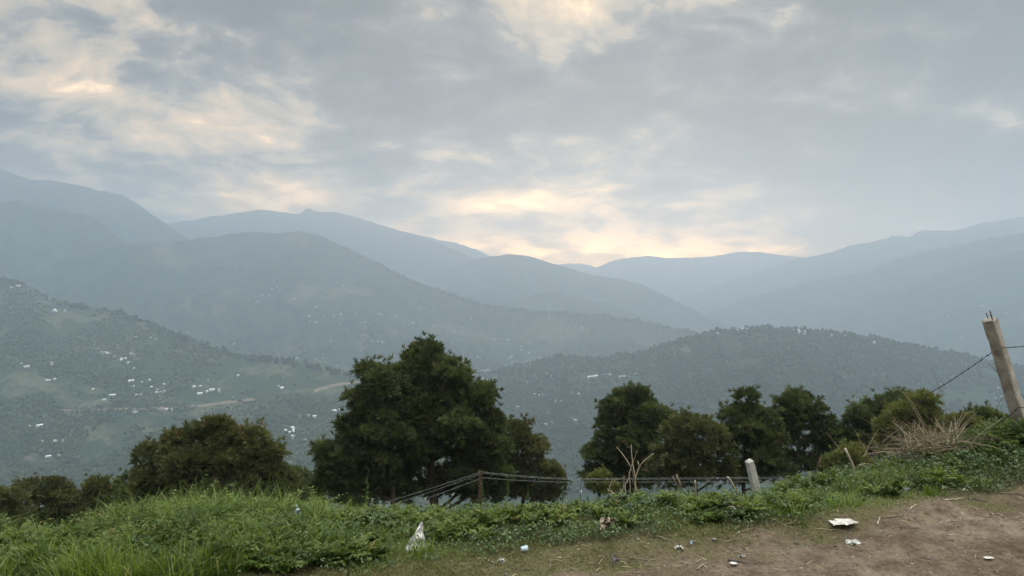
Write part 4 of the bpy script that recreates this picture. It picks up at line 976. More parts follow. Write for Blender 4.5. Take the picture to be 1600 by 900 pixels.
n = 3800; y = rg.uniform(3.3, 6.6, n); x = rg.uniform(-0.7, 0.9, n) * y; k = (edge(x, y) < 4.7) & (rg.random(n) < 0.25 + 0.75 * sstep(3.3, 4.3, edge(x, y))); x, y = x[k], y[k]; n = len(x)
A = Acc(); az = rg.uniform(0, 6.283, n); L = rg.uniform(0.015, 0.08, n); z = ground_z(x, y) + 0.004; w = rg.uniform(0.0012, 0.003, n)[:, None]
d = np.stack([np.cos(az), np.sin(az), rg.normal(0, .08, n)], -1); s = np.stack([-np.sin(az), np.cos(az), 0 * az], -1); c = np.stack([x, y, z], -1)
V = np.stack([c - s * w, c + s * w, c + d * L[:, None] * .5 + s * (w + 0.004) + np.array([0, 0, .004]), c + d * L[:, None] * .5 + s * (0.004 - w) + np.array([0, 0, .004]), c + d * L[:, None]], 1)
i = (np.arange(n) * 5)[:, None]
A.m.add(V.reshape(-1, 3), i + [3, 2, 4], i + [0, 1, 2, 3], np.repeat(rg.random(n) ** 1.3, 5))
o = A.m.build('dead_grass_bits', STRAW); tag(o, 'short bits of dead grass lying over the dirt edge', 'plant litter', None, 'stuff')
# ------------------------------------------------------------------ things on the verge
def gpt(px, py, lift=0.0):
    """ground point seen at a photo pixel"""
    d = ray(px, py); t = np.arange(2.5, 14, 0.01); p = d[None] * t[:, None] + np.array([0, 0, EYE])
    p = p[np.argmax(p[:, 2] < ground_z(p[:, 0], p[:, 1]))]; p[2] = ground_z(np.array([p[0]]), np.array([p[1]]))[0] + lift
    return p
def gz(x, y): return float(ground_z(np.array([x]), np.array([y]))[0])

CONC = None
def conc_mat():
    m, nt = new_mat('old_concrete'); g = NT(nt)
    tc = g.n('ShaderNodeTexCoord').outputs['Object']
    n = g.noise(tc, 9, 6, 0.65); f = g.noise(tc, 70, 5, 0.7)
    col = g.ramp(n, [(0.3, (0.24, 0.215, 0.18)), (0.5, (0.36, 0.33, 0.285)), (0.7, (0.46, 0.43, 0.38))])
    col = g.mix(1.0, col, g.ramp(f, [(0.3, (0.72, 0.70, 0.68)), (0.7, (1.12, 1.1, 1.08))]), 'MULTIPLY')
    st = g.noise(tc, 4.0, 3, 0.5)
    col = g.mix(g.rng(st, 0.68, 0.76, 0, 0.7), col, (0.075, 0.055, 0.045))
    g.out(g.bsdf(col, 0.92, 0.15, g.bump(g.math('ADD', f, n), 0.55, 0.006))); return m
CONC = conc_mat()
RUST = simple_mat('rusty_steel', (0.055, 0.035, 0.025), (0.11, 0.06, 0.04), 30, 0.85, 0.3)
WIRE_D = simple_mat('dark_wire', (0.035, 0.032, 0.032), (0.07, 0.055, 0.05), 40, 0.6, 0.4)
WIRE_L = simple_mat('galvanised_wire', (0.26, 0.27, 0.27), (0.18, 0.18, 0.18), 20, 0.5, 0.4)
WOOD_D = simple_mat('weathered_wood', (0.20, 0.155, 0.11), (0.30, 0.25, 0.19), 12, 0.9, 0.1, 0.5, 0.004)
WOOD_L = simple_mat('bleached_wood', (0.36, 0.30, 0.22), (0.50, 0.43, 0.33), 12, 0.85, 0.15, 0.4, 0.004)

def post_mesh(p0, p1, w, seed, chip=0.25, wt=None, yaw=0.5, point=0.0):
    """square concrete post with chipped arrises between two points"""
    rg = np.random.default_rng(seed); p0 = np.asarray(p0); p1 = np.asarray(p1); ax = p1 - p0; L = np.linalg.norm(ax); ax /= L
    u = np.array([math.cos(yaw), math.sin(yaw), 0]); u -= ax * u.dot(ax); u /= np.linalg.norm(u); v = np.cross(ax, u)
    n = 46; rows = []; k = 12; wt = wt or w
    for i in range(n + 1):
        t = i / n; hw = (w * (1 - t) + wt * t) / 2; row = []
        for s in range(4):
            a0 = [(-1, -1), (1, -1), (1, 1), (-1, 1)][s]; a1 = [(-1, -1), (1, -1), (1, 1), (-1, 1)][(s + 1) % 4]
            for q in (0.10, 0.5, 0.90):
                x = a0[0] * (1 - q) + a1[0] * q; y = a0[1] * (1 - q) + a1[1] * q
                e = 1 + 0.035 * vnoise(np.array([t * 14.0 + s * 5]), np.array([q * 3.0]), 0, seed)[0]
                if q != 0.5: e -= 0.05 * max(0, vnoise(np.array([t * 22.0 + s * 9]), np.array([q * 7]), 0, seed + 3)[0]) * chip * 6
                row.append(p0 + ax * t * L + (u * x + v * y) * hw * e)
        rows.append(row)
    V = np.array(rows)
    V[-1] += ax * rg.uniform(-0.012, 0.006, (k, 1)) 
    if point: V[-1] = (V[-1] - p1) * 0.55 + p1; V[-2] += 0
    m = MB(); fl = [(i * k + j, i * k + (j + 1) % k, (i + 1) * k + (j + 1) % k, (i + 1) * k + j) for i in range(n) for j in range(k)]
    V2 = np.vstack([V.reshape(-1, 3), p1 + ax * 0.004]); c = len(V2) - 1
    m.add(V2, [(n * k + j, n * k + (j + 1) % k, c) for j in range(k)], fl)
    return m, ax, u, v
# tall leaning concrete post
D0 = 6.3
pb = P(1606, 694, D0); pt_ = P(1546, 498, D0 - 0.12); pb2 = pb + (pb - pt_) * 0.3
W_ = 0.104
m, ax, u_, v_ = post_mesh(pb2, pt_, W_, 3, chip=0.35, wt=0.092, yaw=0.62)
e = empty('fence_post', pb); m.build('shaft', CONC, e, smooth=False, off=pb)
for i, (a, b, l) in enumerate([(-0.35, -0.3, 0.05), (0.0, 0.1, 0.055), (0.32, -0.1, 0.062)]):
    r = MB(); c = pt_ + u_ * a * W_ * 0.75 + v_ * b * W_; r.tube([c - ax * .05, c + ax * l * .6, c + ax * l + u_ * rh.uniform(-.008, .008)], 0.0042, 6)
    r.build('reinforcing_bar', RUST, e, off=pb)
tag(e, 'tall leaning square concrete post with three rusty bars sticking from its top', 'fence post')
# short leaning post
pb = P(1184, 775, 7.9); pt_ = P(1170, 718, 7.85); pb2 = pb + (pb - pt_) * 1.2
m, ax, u2, v2 = post_mesh(pb2, pt_, 0.088, 8, chip=0.3, wt=0.072, yaw=0.25, point=1)
CONC2 = simple_mat('pale_concrete', (0.42, 0.39, 0.34), (0.56, 0.53, 0.48), 14, 0.9, 0.15, 0.5, 0.005)
o = m.build('fence_post', CONC2, None); tag(o, 'short pale concrete post with a tapered top leaning in the grass', 'fence post')
# rusty angle post holding the wires, with a thin wire upright beside it
mp_t = P(750, 736, 8.6); mp_b = P(750.5, 806, 8.6); mp_b[2] -= 0.7
m = MB(); m.box((mp_t + mp_b) / 2, (0.042, 0.006, mp_t[2] - mp_b[2])); m.box((mp_t + mp_b) / 2 + np.array([-0.018, 0.024, 0]), (0.006, 0.042, mp_t[2] - mp_b[2]))
o = m.build('fence_post', RUST); tag(o, 'thin rusty steel post where the fence wires change direction', 'fence post')

def sag(a, b, s, n=16):
    t = np.linspace(0, 1, n)[:, None]; p = a * (1 - t) + b * t; p[:, 2] -= s * 4 * (t * (1 - t))[:, 0]; return p
def wire(label, pts, r=0.0015, mat=None, group='plain fence wires'):
    m = MB(); m.tube(np.vstack(pts), r, 5); o = m.build('fence_wire', mat or WIRE_L); tag(o, label, 'wire', group); return o
for i, (ya, yb, nm) in enumerate([(738, 797, 'upper'), (740.5, 806, 'middle'), (748, 815, 'lower')]):
    wire(nm + ' plain wire running down left from the thin rusty post', [sag(P(560, yb, 8.1), P(750, ya, 8.58), 0.01)])
for i, (a, b, c, d, nm) in enumerate([(737, 748, 746, 735, 'topmost'), (739, 749.5, 748, 739, 'second'), (746, 753.5, 753, 744, 'lowest')]):
    pts = [sag(P(751, a, 8.62), P(890, b, 8.8), 0.01), sag(P(890, b, 8.8), P(1180, c, 9.3), 0.0)[1:], sag(P(1180, c, 9.3), P(1332, d, 9.6), 0.02)[1:]]
    wire(nm + ' plain wire of the three strung right from the thin rusty post', pts)
# strained end: leaning stakes
def stick(name, label, cat, pts, r, mat=WOOD_D, group=None, k=7):
    m = MB(); pts = np.array(pts); m.tube(pts, np.asarray(r), k); o = m.build(name, mat, smooth=True); tag(o, label, cat, group); return o
def stake(px0, py0, px1, py1, D, r, label, mat=WOOD_D):
    a = P(px0, py0, D); b = P(px1, py1, D - 0.05); a2 = a + (a - b) * 0.5
    n = 7; t = np.linspace(0, 1, n)[:, None]; p = a2 * (1 - t) + b * t + np.random.default_rng(int(px0)).normal(0, 0.004, (n, 3))
    return stick('wooden_stake', label, 'stake', p, np.linspace(r, r * 0.8, n), mat, None)
stake(1149, 764, 1137, 745, 8.6, 0.014, 'short pale wooden stake leaning left, left of the short concrete post', WOOD_L)
stake(1278, 762, 1264, 737, 8.7, 0.012, 'thin pale stick crossed with a dark branch under the wires', WOOD_L)
stake(1338, 742, 1321, 701, 7.4, 0.014, 'pale bent stake standing above the wires at the end of the fence', WOOD_L)
stake(1316, 746, 1305, 736, 7.8, 0.012, 'short leaning stake left of the pale bent one', WOOD_D)
stake(1263, 768, 1282, 716, 8.0, 0.010, 'dark thin branch leaning right among the wires', RUST)
stake(1087, 770, 1086, 752, 8.2, 0.011, 'stubby upright pale stick near the black bag', WOOD_L)
stake(560 + 22, 795, 583, 778, 7.0, 0.006, 'thin pale stub in front of the big double pine', WOOD_L)
stake(668, 802, 664, 778, 7.2, 0.006, 'slender pale stalk in front of the big double pine trunks', WOOD_L)

# barbed wire on the tall post
def barbed(label, pts, r=0.0035, step=0.085):
    pts = np.vstack(pts); seg = np.linalg.norm(np.diff(pts, axis=0), axis=1); L = np.concatenate([[0], np.cumsum(seg)])
    def at(s): return np.array([np.interp(s, L, pts[:, q]) for q in range(3)])
    m = MB(); ss = np.arange(0, L[-1], 0.012)
    base = np.array([at(s) for s in ss])
    for ph in (0, math.pi):
        o = base.copy(); o[:, 2] += 0.0032 * np.sin(ss * 110 + ph); o[:, 1] += 0.0032 * np.cos(ss * 110 + ph); m.tube(o, r * 0.62, 4)
    b = MB(); q = random.Random(9)
    for s in np.arange(step * .5, L[-1], step):
        c = at(s); d = at(s + .005) - c; d /= np.linalg.norm(d) + 1e-9
        for _ in range(2):
            w = np.array([q.uniform(-.3, .3), q.uniform(-1, 1), q.uniform(-1, 1)]); w /= np.linalg.norm(w)
            b.tube([c - w * 0.016, c + w * 0.016], [0.001, 0.0016], 4)
        b.tube([c - d * .007, c + d * .007], 0.0055, 5)
    e = empty('barbed_wire', pts[0]); m.build('strand', WIRE_D, e, off=pts[0]); b.build('barb', WIRE_D, e, off=pts[0])
    tag(e, label, 'barbed wire', 'barbed wires on the tall post')
Dw = 6.18
barbed('upper barbed wire sloping down left from the tall concrete post', [sag(P(1559, 543.5, Dw), P(1448, 617, 7.0), 0.015), sag(P(1448, 617, 7.0), P(1330, 735, 9.5), 0.06)[1:]])
barbed('upper barbed wire running off to the right of the tall concrete post', [sag(P(1559, 543.5, Dw), P(1640, 536, 5.9), 0.008), sag(P(1640, 536, 5.9), P(1900, 520, 5.5), 0.02)[1:]])
barbed('lower barbed wire between the tall concrete post and the dry stalks', [sag(P(1592, 636, Dw), P(1570, 655, 6.3), 0.002), sag(P(1570, 655, 6.3), P(1520, 684, 6.9), 0.01)[1:]])
barbed('lower barbed wire at the right edge beyond the tall concrete post', [sag(P(1592, 636, Dw), P(1640, 640, 6.0), 0.004), sag(P(1640, 640, 6.0), P(1900, 640, 5.5), 0.02)[1:]])
wire('slack thin wire hanging diagonally behind the tall concrete post', [sag(P(1545, 568, 6.45), P(1605, 625, 6.45), 0.01), sag(P(1605, 625, 6.45), P(1700, 700, 6.4), 0.01)[1:]], 0.0022, WIRE_D, None)

# ---- dry stalks heap on the right bank
rg = np.random.default_rng(44)
m = MB()
def stalk(m, p, az, el, L, r, bend, a, k=4, n=6):
    t = np.linspace(0, 1, n); d = np.array([math.cos(az) * math.cos(el), math.sin(az) * math.cos(el), math.sin(el)])
    q = p + d * (t * L)[:, None]; q[:, 2] -= bend * L * t ** 2; q += rg.normal(0, 0.004 * L, (n, 3)); m.tube(q, np.linspace(r, r * .35, n), k, a)
    return q
for i in range(330):
    px = rg.normal(1455, 40); D = rg.uniform(6.0, 6.9); base = P(px, 706 + rg.normal(0, 9) - (px - 1400) * 0.12, D)
    stalk(m, base, rg.choice([rg.uniform(-0.6, 0.6), rg.uniform(2.4, 3.8)]), abs(rg.normal(0.5, 0.45)) , rg.uniform(0.10, 0.38), rg.uniform(0.0014, 0.0042), rg.uniform(0, .35), rg.uniform(0.0, 0.7) ** 1.3)
for i in range(85):
    px = rg.uniform(1415, 1500); D = rg.uniform(6.1, 6.8); base = P(px, 702 - (px - 1400) * 0.1, D)
    stalk(m, base, rg.uniform(-0.5, 3.6), rg.uniform(0.6, 1.55), rg.uniform(0.10, 0.30), rg.uniform(0.0025, 0.006), 0.02, rg.uniform(0.1, 0.9))
# flat fallen stems running right and left
for (x0, y0, x1, y1, D) in [(1455, 726, 1512, 717, 6.1), (1500, 706, 1562, 688, 6.3), (1512, 703, 1540, 690, 6.3), (1360, 732, 1400, 727, 6.6), (1340, 728, 1362, 726, 6.6), (1455, 725, 1525, 722, 6.1), (1425, 690, 1492, 672, 6.8), (1433, 718, 1490, 672, 6.5)]:
    m.tube(sag(P(x0, y0, D), P(x1, y1, D + .2), -0.015, 8), [0.005] * 4 + [0.003] * 4, 5, 0.95)
o = m.build('dry_stalk_heap', STRAW); tag(o, 'tangled heap of dry brown stalks on the right bank', 'dry stalks', None, 'stuff')
def tall_dry(label, pts, D, r0=0.004, group='tall dry stalks on the right bank', plume=False, a=0.7):
    m = MB(); p = np.array([P(x, y, D) for x, y in pts]); t = np.linspace(0, 1, len(p)); tt = np.linspace(0, 1, 16)
    q = np.stack([np.interp(tt, t, p[:, i]) for i in range(3)], -1); m.tube(q, np.linspace(r0, r0 * .35, 16), 5, a)
    if plume:
        for i in range(40):
            s = rg.uniform(0.55, 1.0); c = np.array([np.interp(s, tt, q[:, k]) for k in range(3)])
            w = rg.normal(0, 1, 3) * [.6, .6, .5] + [0, 0, .5]; w /= np.linalg.norm(w); m.tube([c, c + w * rg.uniform(.01, .035)], [0.0009, 0.0004], 3, rg.uniform(.2, .7), cap=False)
    o = m.build('dry_stalk', STRAW); tag(o, label, 'dry stalk', group)
tall_dry('thin dry grass stalk with a feathery head bending left above the bright olive pine', [(1446, 665), (1425, 628), (1410, 612), (1396, 604)], 6.4, 0.003, plume=True)
tall_dry('tall faint feathery grass stalk standing against the hill, leaning left', [(1482, 668), (1478, 640), (1470, 610), (1455, 575)], 6.6, 0.0022, plume=True, a=0.3)
tall_dry('long straight dry stalk leaning left over the heap', [(1455, 690), (1440, 660), (1428, 640), (1414, 616)], 6.3, 0.0042)
tall_dry('bent stalk folded at its top like a hook, right of the heap', [(1488, 690), (1500, 660), (1512, 643), (1521, 645), (1522, 638)], 6.4, 0.0042)
tall_dry('pair-like upright dry stalk right of the middle of the heap', [(1488, 695), (1494, 665), (1503, 648), (1504, 640)], 6.3, 0.0045)
tall_dry('long arching dry stalk between the heap and the concrete post', [(1522, 692), (1545, 672), (1532, 655), (1515, 640)], 6.4, 0.003)
tall_dry('arching stalk rising to the right towards the concrete post', [(1520, 690), (1535, 675), (1552, 664), (1570, 650)], 6.2, 0.003)
tall_dry('dry stalk leaning left at the left end of the bank', [(1372, 734), (1358, 708), (1344, 690), (1336, 672)], 6.8, 0.0035)
tall_dry('curved thin dry stalk left of the heap', [(1335, 740), (1336, 730), (1345, 727), (1362, 728)], 6.6, 0.0035)
tall_dry('thin upright stalk with a small hook near the end of the fence', [(1380, 725), (1372, 700), (1366, 690), (1362, 684)], 6.7, 0.003)
tall_dry('dark twig leaning beside the tall concrete post', [(1560, 650), (1556, 640), (1562, 628), (1568, 620)], 6.3, 0.003, a=0.05)
tall_dry('slender twig drooping beside the tall concrete post', [(1571, 668), (1566, 650), (1564, 635), (1567, 622)], 6.3, 0.002, a=0.1)

# ---- dead shrub stems in the middle of the right verge
m = MB(); c0 = (992, 772); DD = 7.6
for pts, r in [([(996, 772), (990, 745), (985, 728), (975, 712), (963, 698)], .007), ([(994, 772), (993, 748), (988, 722), (986, 695)], .0075), ([(997, 772), (991, 750), (999, 728), (996, 720)], .008),
               ([(992, 772), (993, 745), (1003, 722), (1022, 708)], .0055), ([(978, 772), (976, 758), (984, 745), (985, 732)], .005), ([(984, 772), (985, 756), (982, 740), (990, 720), (996, 703)], .004),
               ([(972, 772), (975, 755), (975, 742)], .005), ([(962, 775), (955, 768), (948, 764)], .008), ([(966, 775), (958, 770), (952, 762)], .005), ([(1000, 772), (990, 755), (980, 735)], .003), ([(950, 770), (955, 752), (968, 748), (978, 745)], .002)]:
    p = np.array([P(x, y, DD + rg.uniform(-.12, .12)) for x, y in pts]); t = np.linspace(0, 1, len(p)); tt = np.linspace(0, 1, 14)
    q = np.stack([np.interp(tt, t, p[:, i]) for i in range(3)], -1); q[1:-1] = (q[:-2] + q[1:-1] * 2 + q[2:]) / 4; m.tube(q, np.linspace(r, r * .45, 14), 6, rg.uniform(.6, 1))
o = m.build('dead_shrub', STRAW, smooth=True); tag(o, 'bare bleached dead shrub with curving stems under the tall rounded pine', 'dead shrub')
m = MB()
for pts, r in [([(1066, 768), (1062, 752), (1056, 742)], .007), ([(1063, 768), (1060, 750), (1058, 741)], .005), ([(1064, 768), (1056, 756), (1051, 743)], .004)]:
    m.tube([P(x, y, 7.6) for x, y in pts], np.linspace(r, r * .5, len(pts)), 6, .7)
o = m.build('dead_shrub', STRAW, smooth=True); tag(o, 'little bunch of dead stems right of the big bleached dead shrub', 'dead shrub')

# ---- tall green weeds standing up from the crest
WEED = leaf_mat('tall_weed', [(0, (0.05, 0.085, 0.025)), (1, (0.14, 0.20, 0.07))], 0.3, 0.6, 0.3)
def tall_weed(px, pbase, ptop, D, lean, label, seed, leaf=0.05):
    rg = np.random.default_rng(seed); a = P(px, pbase, D); b = P(px + lean, ptop, D); n = 12; t = np.linspace(0, 1, n)[:, None]
    q = (a + [0, 0, -0.12]) * (1 - t) + b * t; q[:, 0] += 0.008 * np.sin(t[:, 0] * 7 + seed)
    st = MB(); st.tube(q, np.linspace(0.005, 0.0022, n), 5, .5); lf = MB(); H_ = b[2] - a[2]
    for i in range(int(14 + H_ * 40)):
        s = rg.uniform(0.25, 1.0); c = np.array([np.interp(s, t[:, 0], q[:, k]) for k in range(3)]); az = rg.uniform(0, 6.283); l = leaf * (1.25 - s) * rg.uniform(.6, 1.2)
        d = np.array([math.cos(az), math.sin(az), rg.uniform(-.1, .8)]); d /= np.linalg.norm(d); w = np.cross(d, [0, 0, 1]); w /= np.linalg.norm(w) + 1e-9
        lf.add([c, c + d * l * .5 + w * l * .16, c + d * l - [0, 0, l * .2], c + d * l * .5 - w * l * .16], [(0, 1, 2), (0, 2, 3)], None, rg.random())
    e = empty('tall_weed', a); st.build('stem', WEED, e, off=a); lf.build('leaf', WEED, e, off=a); tag(e, label, 'weed', 'tall weeds along the verge crest')
tall_weed(573, 800, 731, 6.3, 1, 'tallest weed spike, in front of the left half of the big double pine', 1, .06)
tall_weed(791, 800, 752, 6.8, 2, 'weed spike standing just right of the thin rusty post', 2)
tall_weed(825, 800, 756, 6.8, -1, 'weed spike between the rusty post and the gap in the pines', 3)
tall_weed(757, 805, 752, 6.6, -3, 'weed stem touching the right side of the thin rusty post', 4, .04)
tall_weed(720, 805, 777, 6.5, 0, 'short weed spike left of the thin rusty post', 5, .04)
tall_weed(878, 790, 760, 6.9, 3, 'leafy weed under the brownish pine at the gap', 6)
tall_weed(908, 785, 742, 7.0, 0, 'thin weed stem rising in the gap between the pines', 7, .03)
tall_weed(532, 806, 772, 6.2, -2, 'slim upright weed right of the tall grass mound', 8, .02)
tall_weed(302, 800, 745, 5.4, 4, 'upright grass-like weed at the top of the left grass mound', 9, .03)
tall_weed(237, 815, 782, 5.3, -2, 'thin seed stalk left of the tall grass mound', 10, .02)
tall_weed(196, 835, 795, 5.3, 3, 'seed stalk in the dip of the left grass', 11, .02)
tall_weed(68, 835, 785, 5.3, 9, 'leaning pale tipped stalk on the far left grass', 12, .025)
tall_weed(15, 850, 820, 5.2, -3, 'small seed stalk at the left edge', 13, .02)
tall_weed(446, 790, 765, 5.6, -2, 'leafy weed top at the right of the left grass mound', 14, .05)
tall_weed(1100, 785, 756, 7.2, 3, 'small weed beside the stubby pale stick', 15, .05)

# ---- litter
PLA = simple_mat('white_plastic', (0.78, 0.76, 0.72), (0.88, 0.86, 0.82), 20, 0.45, 0.4, 0.3, 0.01)
BEI = simple_mat('beige_plastic', (0.42, 0.36, 0.27), (0.52, 0.46, 0.36), 16, 0.5, 0.4, 0.3, 0.01)
PAP = simple_mat('white_paper', (0.60, 0.59, 0.54), (0.34, 0.31, 0.26), 25, 0.8, 0.2, 0.2, 0.01)
CARD = simple_mat('cardboard', (0.34, 0.28, 0.20), (0.26, 0.21, 0.15), 14, 0.85, 0.15)
BLU = simple_mat('blue_plastic', (0.08, 0.22, 0.50), (0.10, 0.30, 0.60), 14, 0.4, 0.4)
PBL = simple_mat('pale_blue_plastic', (0.42, 0.54, 0.60), (0.52, 0.62, 0.66), 14, 0.35, 0.5)
BLK = simple_mat('black_plastic', (0.012, 0.012, 0.014), (0.03, 0.03, 0.033), 14, 0.3, 0.6)
PUR = simple_mat('purple_grey_wrapper', (0.27, 0.25, 0.32), (0.42, 0.40, 0.46), 30, 0.4, 0.5)
def crumple(name, label, cat, px, py, w, h, t, mat, seed, shape='blob', rz=0.0, lift=0.0, amp=0.3, flat=False, group=None):
    """creased sheet: two skins of a folded film with real thickness"""
    p = gpt(px, py, lift); s = np.linalg.norm(p - [0, 0, EYE]) / F
    w *= s * 0.85; h *= s * (1.0 if shape == 'peak' else 0.85); rg = np.random.default_rng(seed); n = 16
    U, V_ = np.meshgrid(np.linspace(-1, 1, n), np.linspace(0, 1, n), indexing='ij')
    if shape == 'peak': width = 1.02 - 0.94 * V_ ** 1.35; xo = 0.30 * V_
    elif shape == 'sheet': width = 1 + 0 * V_; xo = 0.25 * V_
    elif shape == 'bow': width = 0.55 + 0.45 * np.abs(V_ * 2 - 1); xo = 0 * V_
    else: width = np.sin(np.clip(V_ * 0.86 + 0.12, 0, 1) * math.pi) ** 0.5; xo = 0 * V_
    edgej = 1 + amp * 0.5 * vnoise(V_ * 5, U * 2 + seed, 0, seed)
    X_ = (U * width * edgej * 0.5 + xo) * w
    crease = 1 - 2 * np.abs(fbm(U * 1.6 + seed, V_ * 1.8, 0, 3, seed))
    if flat:
        Yl = (V_ - .5) * h; Zl = 0.010 + 0.35 * t * (crease + 1) * 0.5
    else:
        Zl = V_ * h * (1 + 0.15 * vnoise(U * 3, V_ * 3, 1, seed)) - 0.01; Yl = t * (crease - .5) + 0.2 * h * V_ + t * 0.5 * vnoise(U * 4, V_ * 4, 2, seed)
    A1 = np.stack([X_, Yl, Zl], -1); th = 0.0012
    A2 = A1 + (np.array([0, 0, th]) if flat else np.array([0, th, 0]))
    i = np.arange(n - 1)[:, None] * n; j = np.arange(n - 1)[None, :]
    f = np.stack([i + j, i + n + j, i + n + j + 1, i + j + 1], -1).reshape(-1, 4)
    b = list(range(n)) + [k * n + n - 1 for k in range(1, n)] + [(n - 1) * n + k for k in range(n - 2, -1, -1)] + [k * n for k in range(n - 2, 0, -1)]
    N = n * n; fr = [(b[k], b[(k + 1) % len(b)], b[(k + 1) % len(b)] + N, b[k] + N) for k in range(len(b))]
    V3 = np.vstack([A1.reshape(-1, 3), A2.reshape(-1, 3)])
    c_, s_ = math.cos(rz), math.sin(rz); R = np.array([[c_, -s_, 0], [s_, c_, 0], [0, 0, 1]])
    o = mesh_np(name, V3 @ R.T, [np.vstack([f, f[:, ::-1] + N, np.array(fr)])], mat, None, False, {'rnd': np.zeros(2 * N)})
    o.location = p; tag(o, label, cat, group); return o
crumple('plastic_bag', 'white plastic bag standing up to a point at the grass edge', 'plastic bag', 647, 862, 38, 38, 0.035, PLA, 1, 'peak', amp=.5)
crumple('plastic_scrap', 'small white scrap in the grass just right of the pointed bag', 'litter', 682, 838, 17, 10, 0.03, PLA, 2, lift=0.05, rz=.3)
crumple('plastic_bag', 'torn translucent grey-white bag caught high in the left grass', 'plastic bag', 463, 832, 18, 26, 0.05, PBL, 3, lift=0.07, amp=.8)
crumple('paper_scrap', 'crumpled white scrap on the worn grass beside a twig', 'litter', 783, 879, 13, 8, 0.03, PAP, 4, amp=.7)
crumple('cardboard_scrap', 'folded beige cardboard piece in the leafy weeds', 'litter', 945, 832, 26, 15, 0.06, CARD, 5, 'sheet', lift=0.04, amp=.4)
crumple('plastic_scrap', 'small bright blue scrap in the green weeds', 'litter', 983, 806, 9, 7, 0.015, BLU, 6, lift=0.06)
crumple('plastic_bag', 'beige crumpled bag shaped like a bow on the right grass', 'plastic bag', 1155, 810, 28, 15, 0.05, BEI, 7, 'bow', lift=0.03, amp=.6)
crumple('tissue', 'balled white tissue on the worn grass right of the middle', 'litter', 1062, 860, 14, 9, 0.03, PAP, 8, amp=.5)
crumple('paper_sheet', 'flat white paper sheet lying at the edge of the dirt', 'paper', 1318, 818, 28, 34, 0.02, PAP, 9, 'sheet', flat=True, rz=.5, amp=.2, lift=-0.004)
crumple('paper_sheet', 'smaller folded paper touching the flat white sheet', 'paper', 1305, 821, 22, 24, 0.02, PAP, 19, 'sheet', flat=True, rz=.2, amp=.2, lift=0.0)
crumple('paper_scrap', 'crumpled white paper on bare dirt below the flat sheet', 'litter', 1334, 850, 20, 8, 0.04, PAP, 10, amp=.6)
crumple('paper_scrap', 'small white arched scrap on the dirt', 'litter', 1159, 872, 14, 6, 0.02, PAP, 11, 'bow', amp=.4)
crumple('paper_scrap', 'tiny white scrap beside the black stick on the dirt', 'litter', 1146, 884, 12, 10, 0.01, PAP, 12, flat=True)
crumple('wrapper', 'purple grey wrapper on the worn grass', 'litter', 959, 880, 11, 9, 0.02, PUR, 13, 'sheet', rz=-.4, amp=.5)
crumple('plastic_scrap', 'small pale green-white scrap at the edge of the leafy weeds', 'litter', 1083, 848, 10, 5, 0.015, PBL, 14, amp=.4)
crumple('plastic_bag', 'black plastic bag half buried in the grass', 'plastic bag', 1083, 783, 26, 8, 0.05, BLK, 15, lift=0.03, amp=.7)
crumple('plastic_scrap', 'black scrap at the foot of the short concrete post', 'litter', 1187, 779, 10, 6, 0.03, BLK, 16, lift=0.02, amp=.5)
crumple('plastic_scrap', 'grey stone-like crumpled bag under the dry stalk heap', 'litter', 1418, 768, 12, 8, 0.03, PUR, 17, lift=0.0, amp=.5)
crumple('paper_scrap', 'yellowish scrap on the dirt near the bank weeds', 'litter', 1478, 766, 14, 8, 0.03, CARD, 18, amp=.5)
crumple('plastic_scrap', 'tiny white scrap on the dirt far right below the bank', 'litter', 1563, 762, 12, 5, 0.02, PAP, 20, amp=.5)
crumple('wrapper', 'small white twisted wrapper at the lower right of the dirt', 'litter', 1545, 877, 16, 8, 0.01, PAP, 21, flat=True, amp=.6)
crumple('plastic_bag', 'thin white bag shred lying in the dip of the left grass', 'litter', 187, 834, 15, 6, 0.02, PLA, 22, 'bow', lift=0.12, amp=.3)
# a plastic cup on its side
p = gpt(818, 864, 0.012); s = p[1] / F; e = empty('plastic_cup', p)
m = MB(); n = 18; prof = [(0.0, -.022), (0.018, -.022), (0.019, -.02), (0.025, .03), (0.0265, .032), (0.024, .031), (0.017, -.018), (0.0, -.019)]
V = [(z, r * math.cos(t / n * 6.2832), r * math.sin(t / n * 6.2832) + .014) for r, z in prof for t in range(n)]
m.add(V, None, [(i * n + t, i * n + (t + 1) % n, (i + 1) * n + (t + 1) % n, (i + 1) * n + t) for i in range(len(prof) - 1) for t in range(n)])
m.build('cup_body', PBL, e, smooth=True); m = MB(); a = np.linspace(0, 6.2832, 25); m.tube(np.stack([0 * a + .032, .0262 * np.cos(a), .0262 * np.sin(a) + .014], -1), 0.0014, 5, cap=False); m.build('rim', PBL, e, smooth=True)
e.rotation_euler = (0, 0, 0.4); e.scale = (0.68,) * 3; tag(e, 'pale blue plastic cup lying on its side at the grass edge', 'cup')
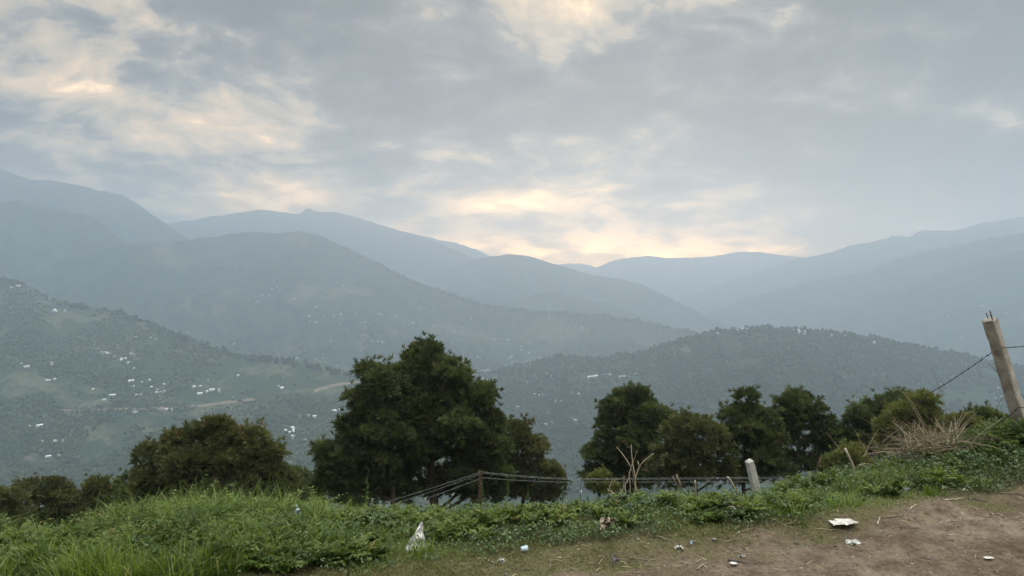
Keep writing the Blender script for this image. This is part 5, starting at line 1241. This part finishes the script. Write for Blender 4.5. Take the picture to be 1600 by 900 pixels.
# twigs and fallen sticks
def twig(px0, py0, px1, py1, r, mat, label, fork=False, seed=1):
    rg = np.random.default_rng(seed); r = r * 0.7; a = gpt(px0, py0, r); b = gpt(px1, py1, r); n = 9; t = np.linspace(0, 1, n)[:, None]; q = a * (1 - t) + b * t; L = np.linalg.norm(b - a)
    q[1:-1] += rg.normal(0, 0.015 * L, (n - 2, 3)); q[:, 2] = np.maximum(q[:, 2], ground_z(q[:, 0], q[:, 1]) + r * 1.2) ; m = MB(); m.tube(q, np.linspace(r, r * .5, n), 6)
    if fork: d = (b - a); w = np.array([-d[1], d[0], 0.1]) * 0.35; m.tube([q[5], q[5] + d * .22 + w * .5, q[5] + d * .3 + w], [r * .6, r * .4, r * .25], 5)
    o = m.build('dry_twig', mat, smooth=True); tag(o, label, 'twig', 'dry twigs on the dirt and worn grass')
twig(744, 873, 773, 882, .005, WOOD_L, 'pale twig pointing at the crumpled white scrap', seed=1)
twig(1023, 840, 1052, 848, .006, WOOD_D, 'brown twig below the leafy weeds', seed=2)
twig(980, 875, 1025, 876, .004, WOOD_D, 'long thin twig lying level on the worn grass', True, 3)
twig(1137, 878, 1182, 883, .0065, BLK, 'black burnt-looking stick on the dirt', seed=4)
twig(1200, 812, 1240, 828, .004, WOOD_L, 'pale straw left of the flat paper sheet', True, 5)
twig(1275, 828, 1318, 831, .003, WOOD_L, 'long pale straw just below the flat paper sheet', seed=6)
twig(1371, 822, 1375, 810, .007, WOOD_L, 'short stubby pale stick standing out on the dirt edge', seed=7)
twig(1422, 797, 1432, 790, .006, WOOD_L, 'little pale stick at the grass edge, right of the stubby one', seed=8)
twig(1380, 812, 1412, 808, .006, WOOD_D, 'brown knobbly twig right of the stubby stick', True, 9)
twig(1475, 783, 1506, 781, .007, WOOD_L, 'straight bleached stick below the bank', seed=10)
twig(1513, 781, 1541, 787, .007, BLK, 'dark straight stick right of the bleached one', seed=11)
twig(1548, 804, 1568, 809, .006, WOOD_L, 'pale chip of wood on the dirt at the right', seed=12)
twig(1503, 768, 1512, 760, .008, WOOD_L, 'fat pale bark piece by the bank weeds', seed=13)
twig(1130, 848, 1190, 838, .004, WOOD_D, 'tangled brown twig below the rusty dead leaves', True, 14)
twig(1150, 835, 1178, 826, .004, WOOD_L, 'curved pale twig below the beige bag', True, 15)
twig(1512, 836, 1528, 838, .005, WOOD_D, 'small dark twig on the open dirt', seed=16)
twig(1560, 771, 1600, 774, .007, WOOD_D, 'dark branch at the right edge of the dirt', True, 17)
twig(1090, 892, 1105, 880, .006, WOOD_D, 'brown stick at the bottom of the view', seed=18)
twig(1200, 868, 1222, 872, .004, WOOD_D, 'twig on the dirt left of centre of the pull-off', seed=19)
twig(935, 884, 943, 872, .003, WOOD_L, 'tiny pale straw left of the purple grey wrapper', seed=20)
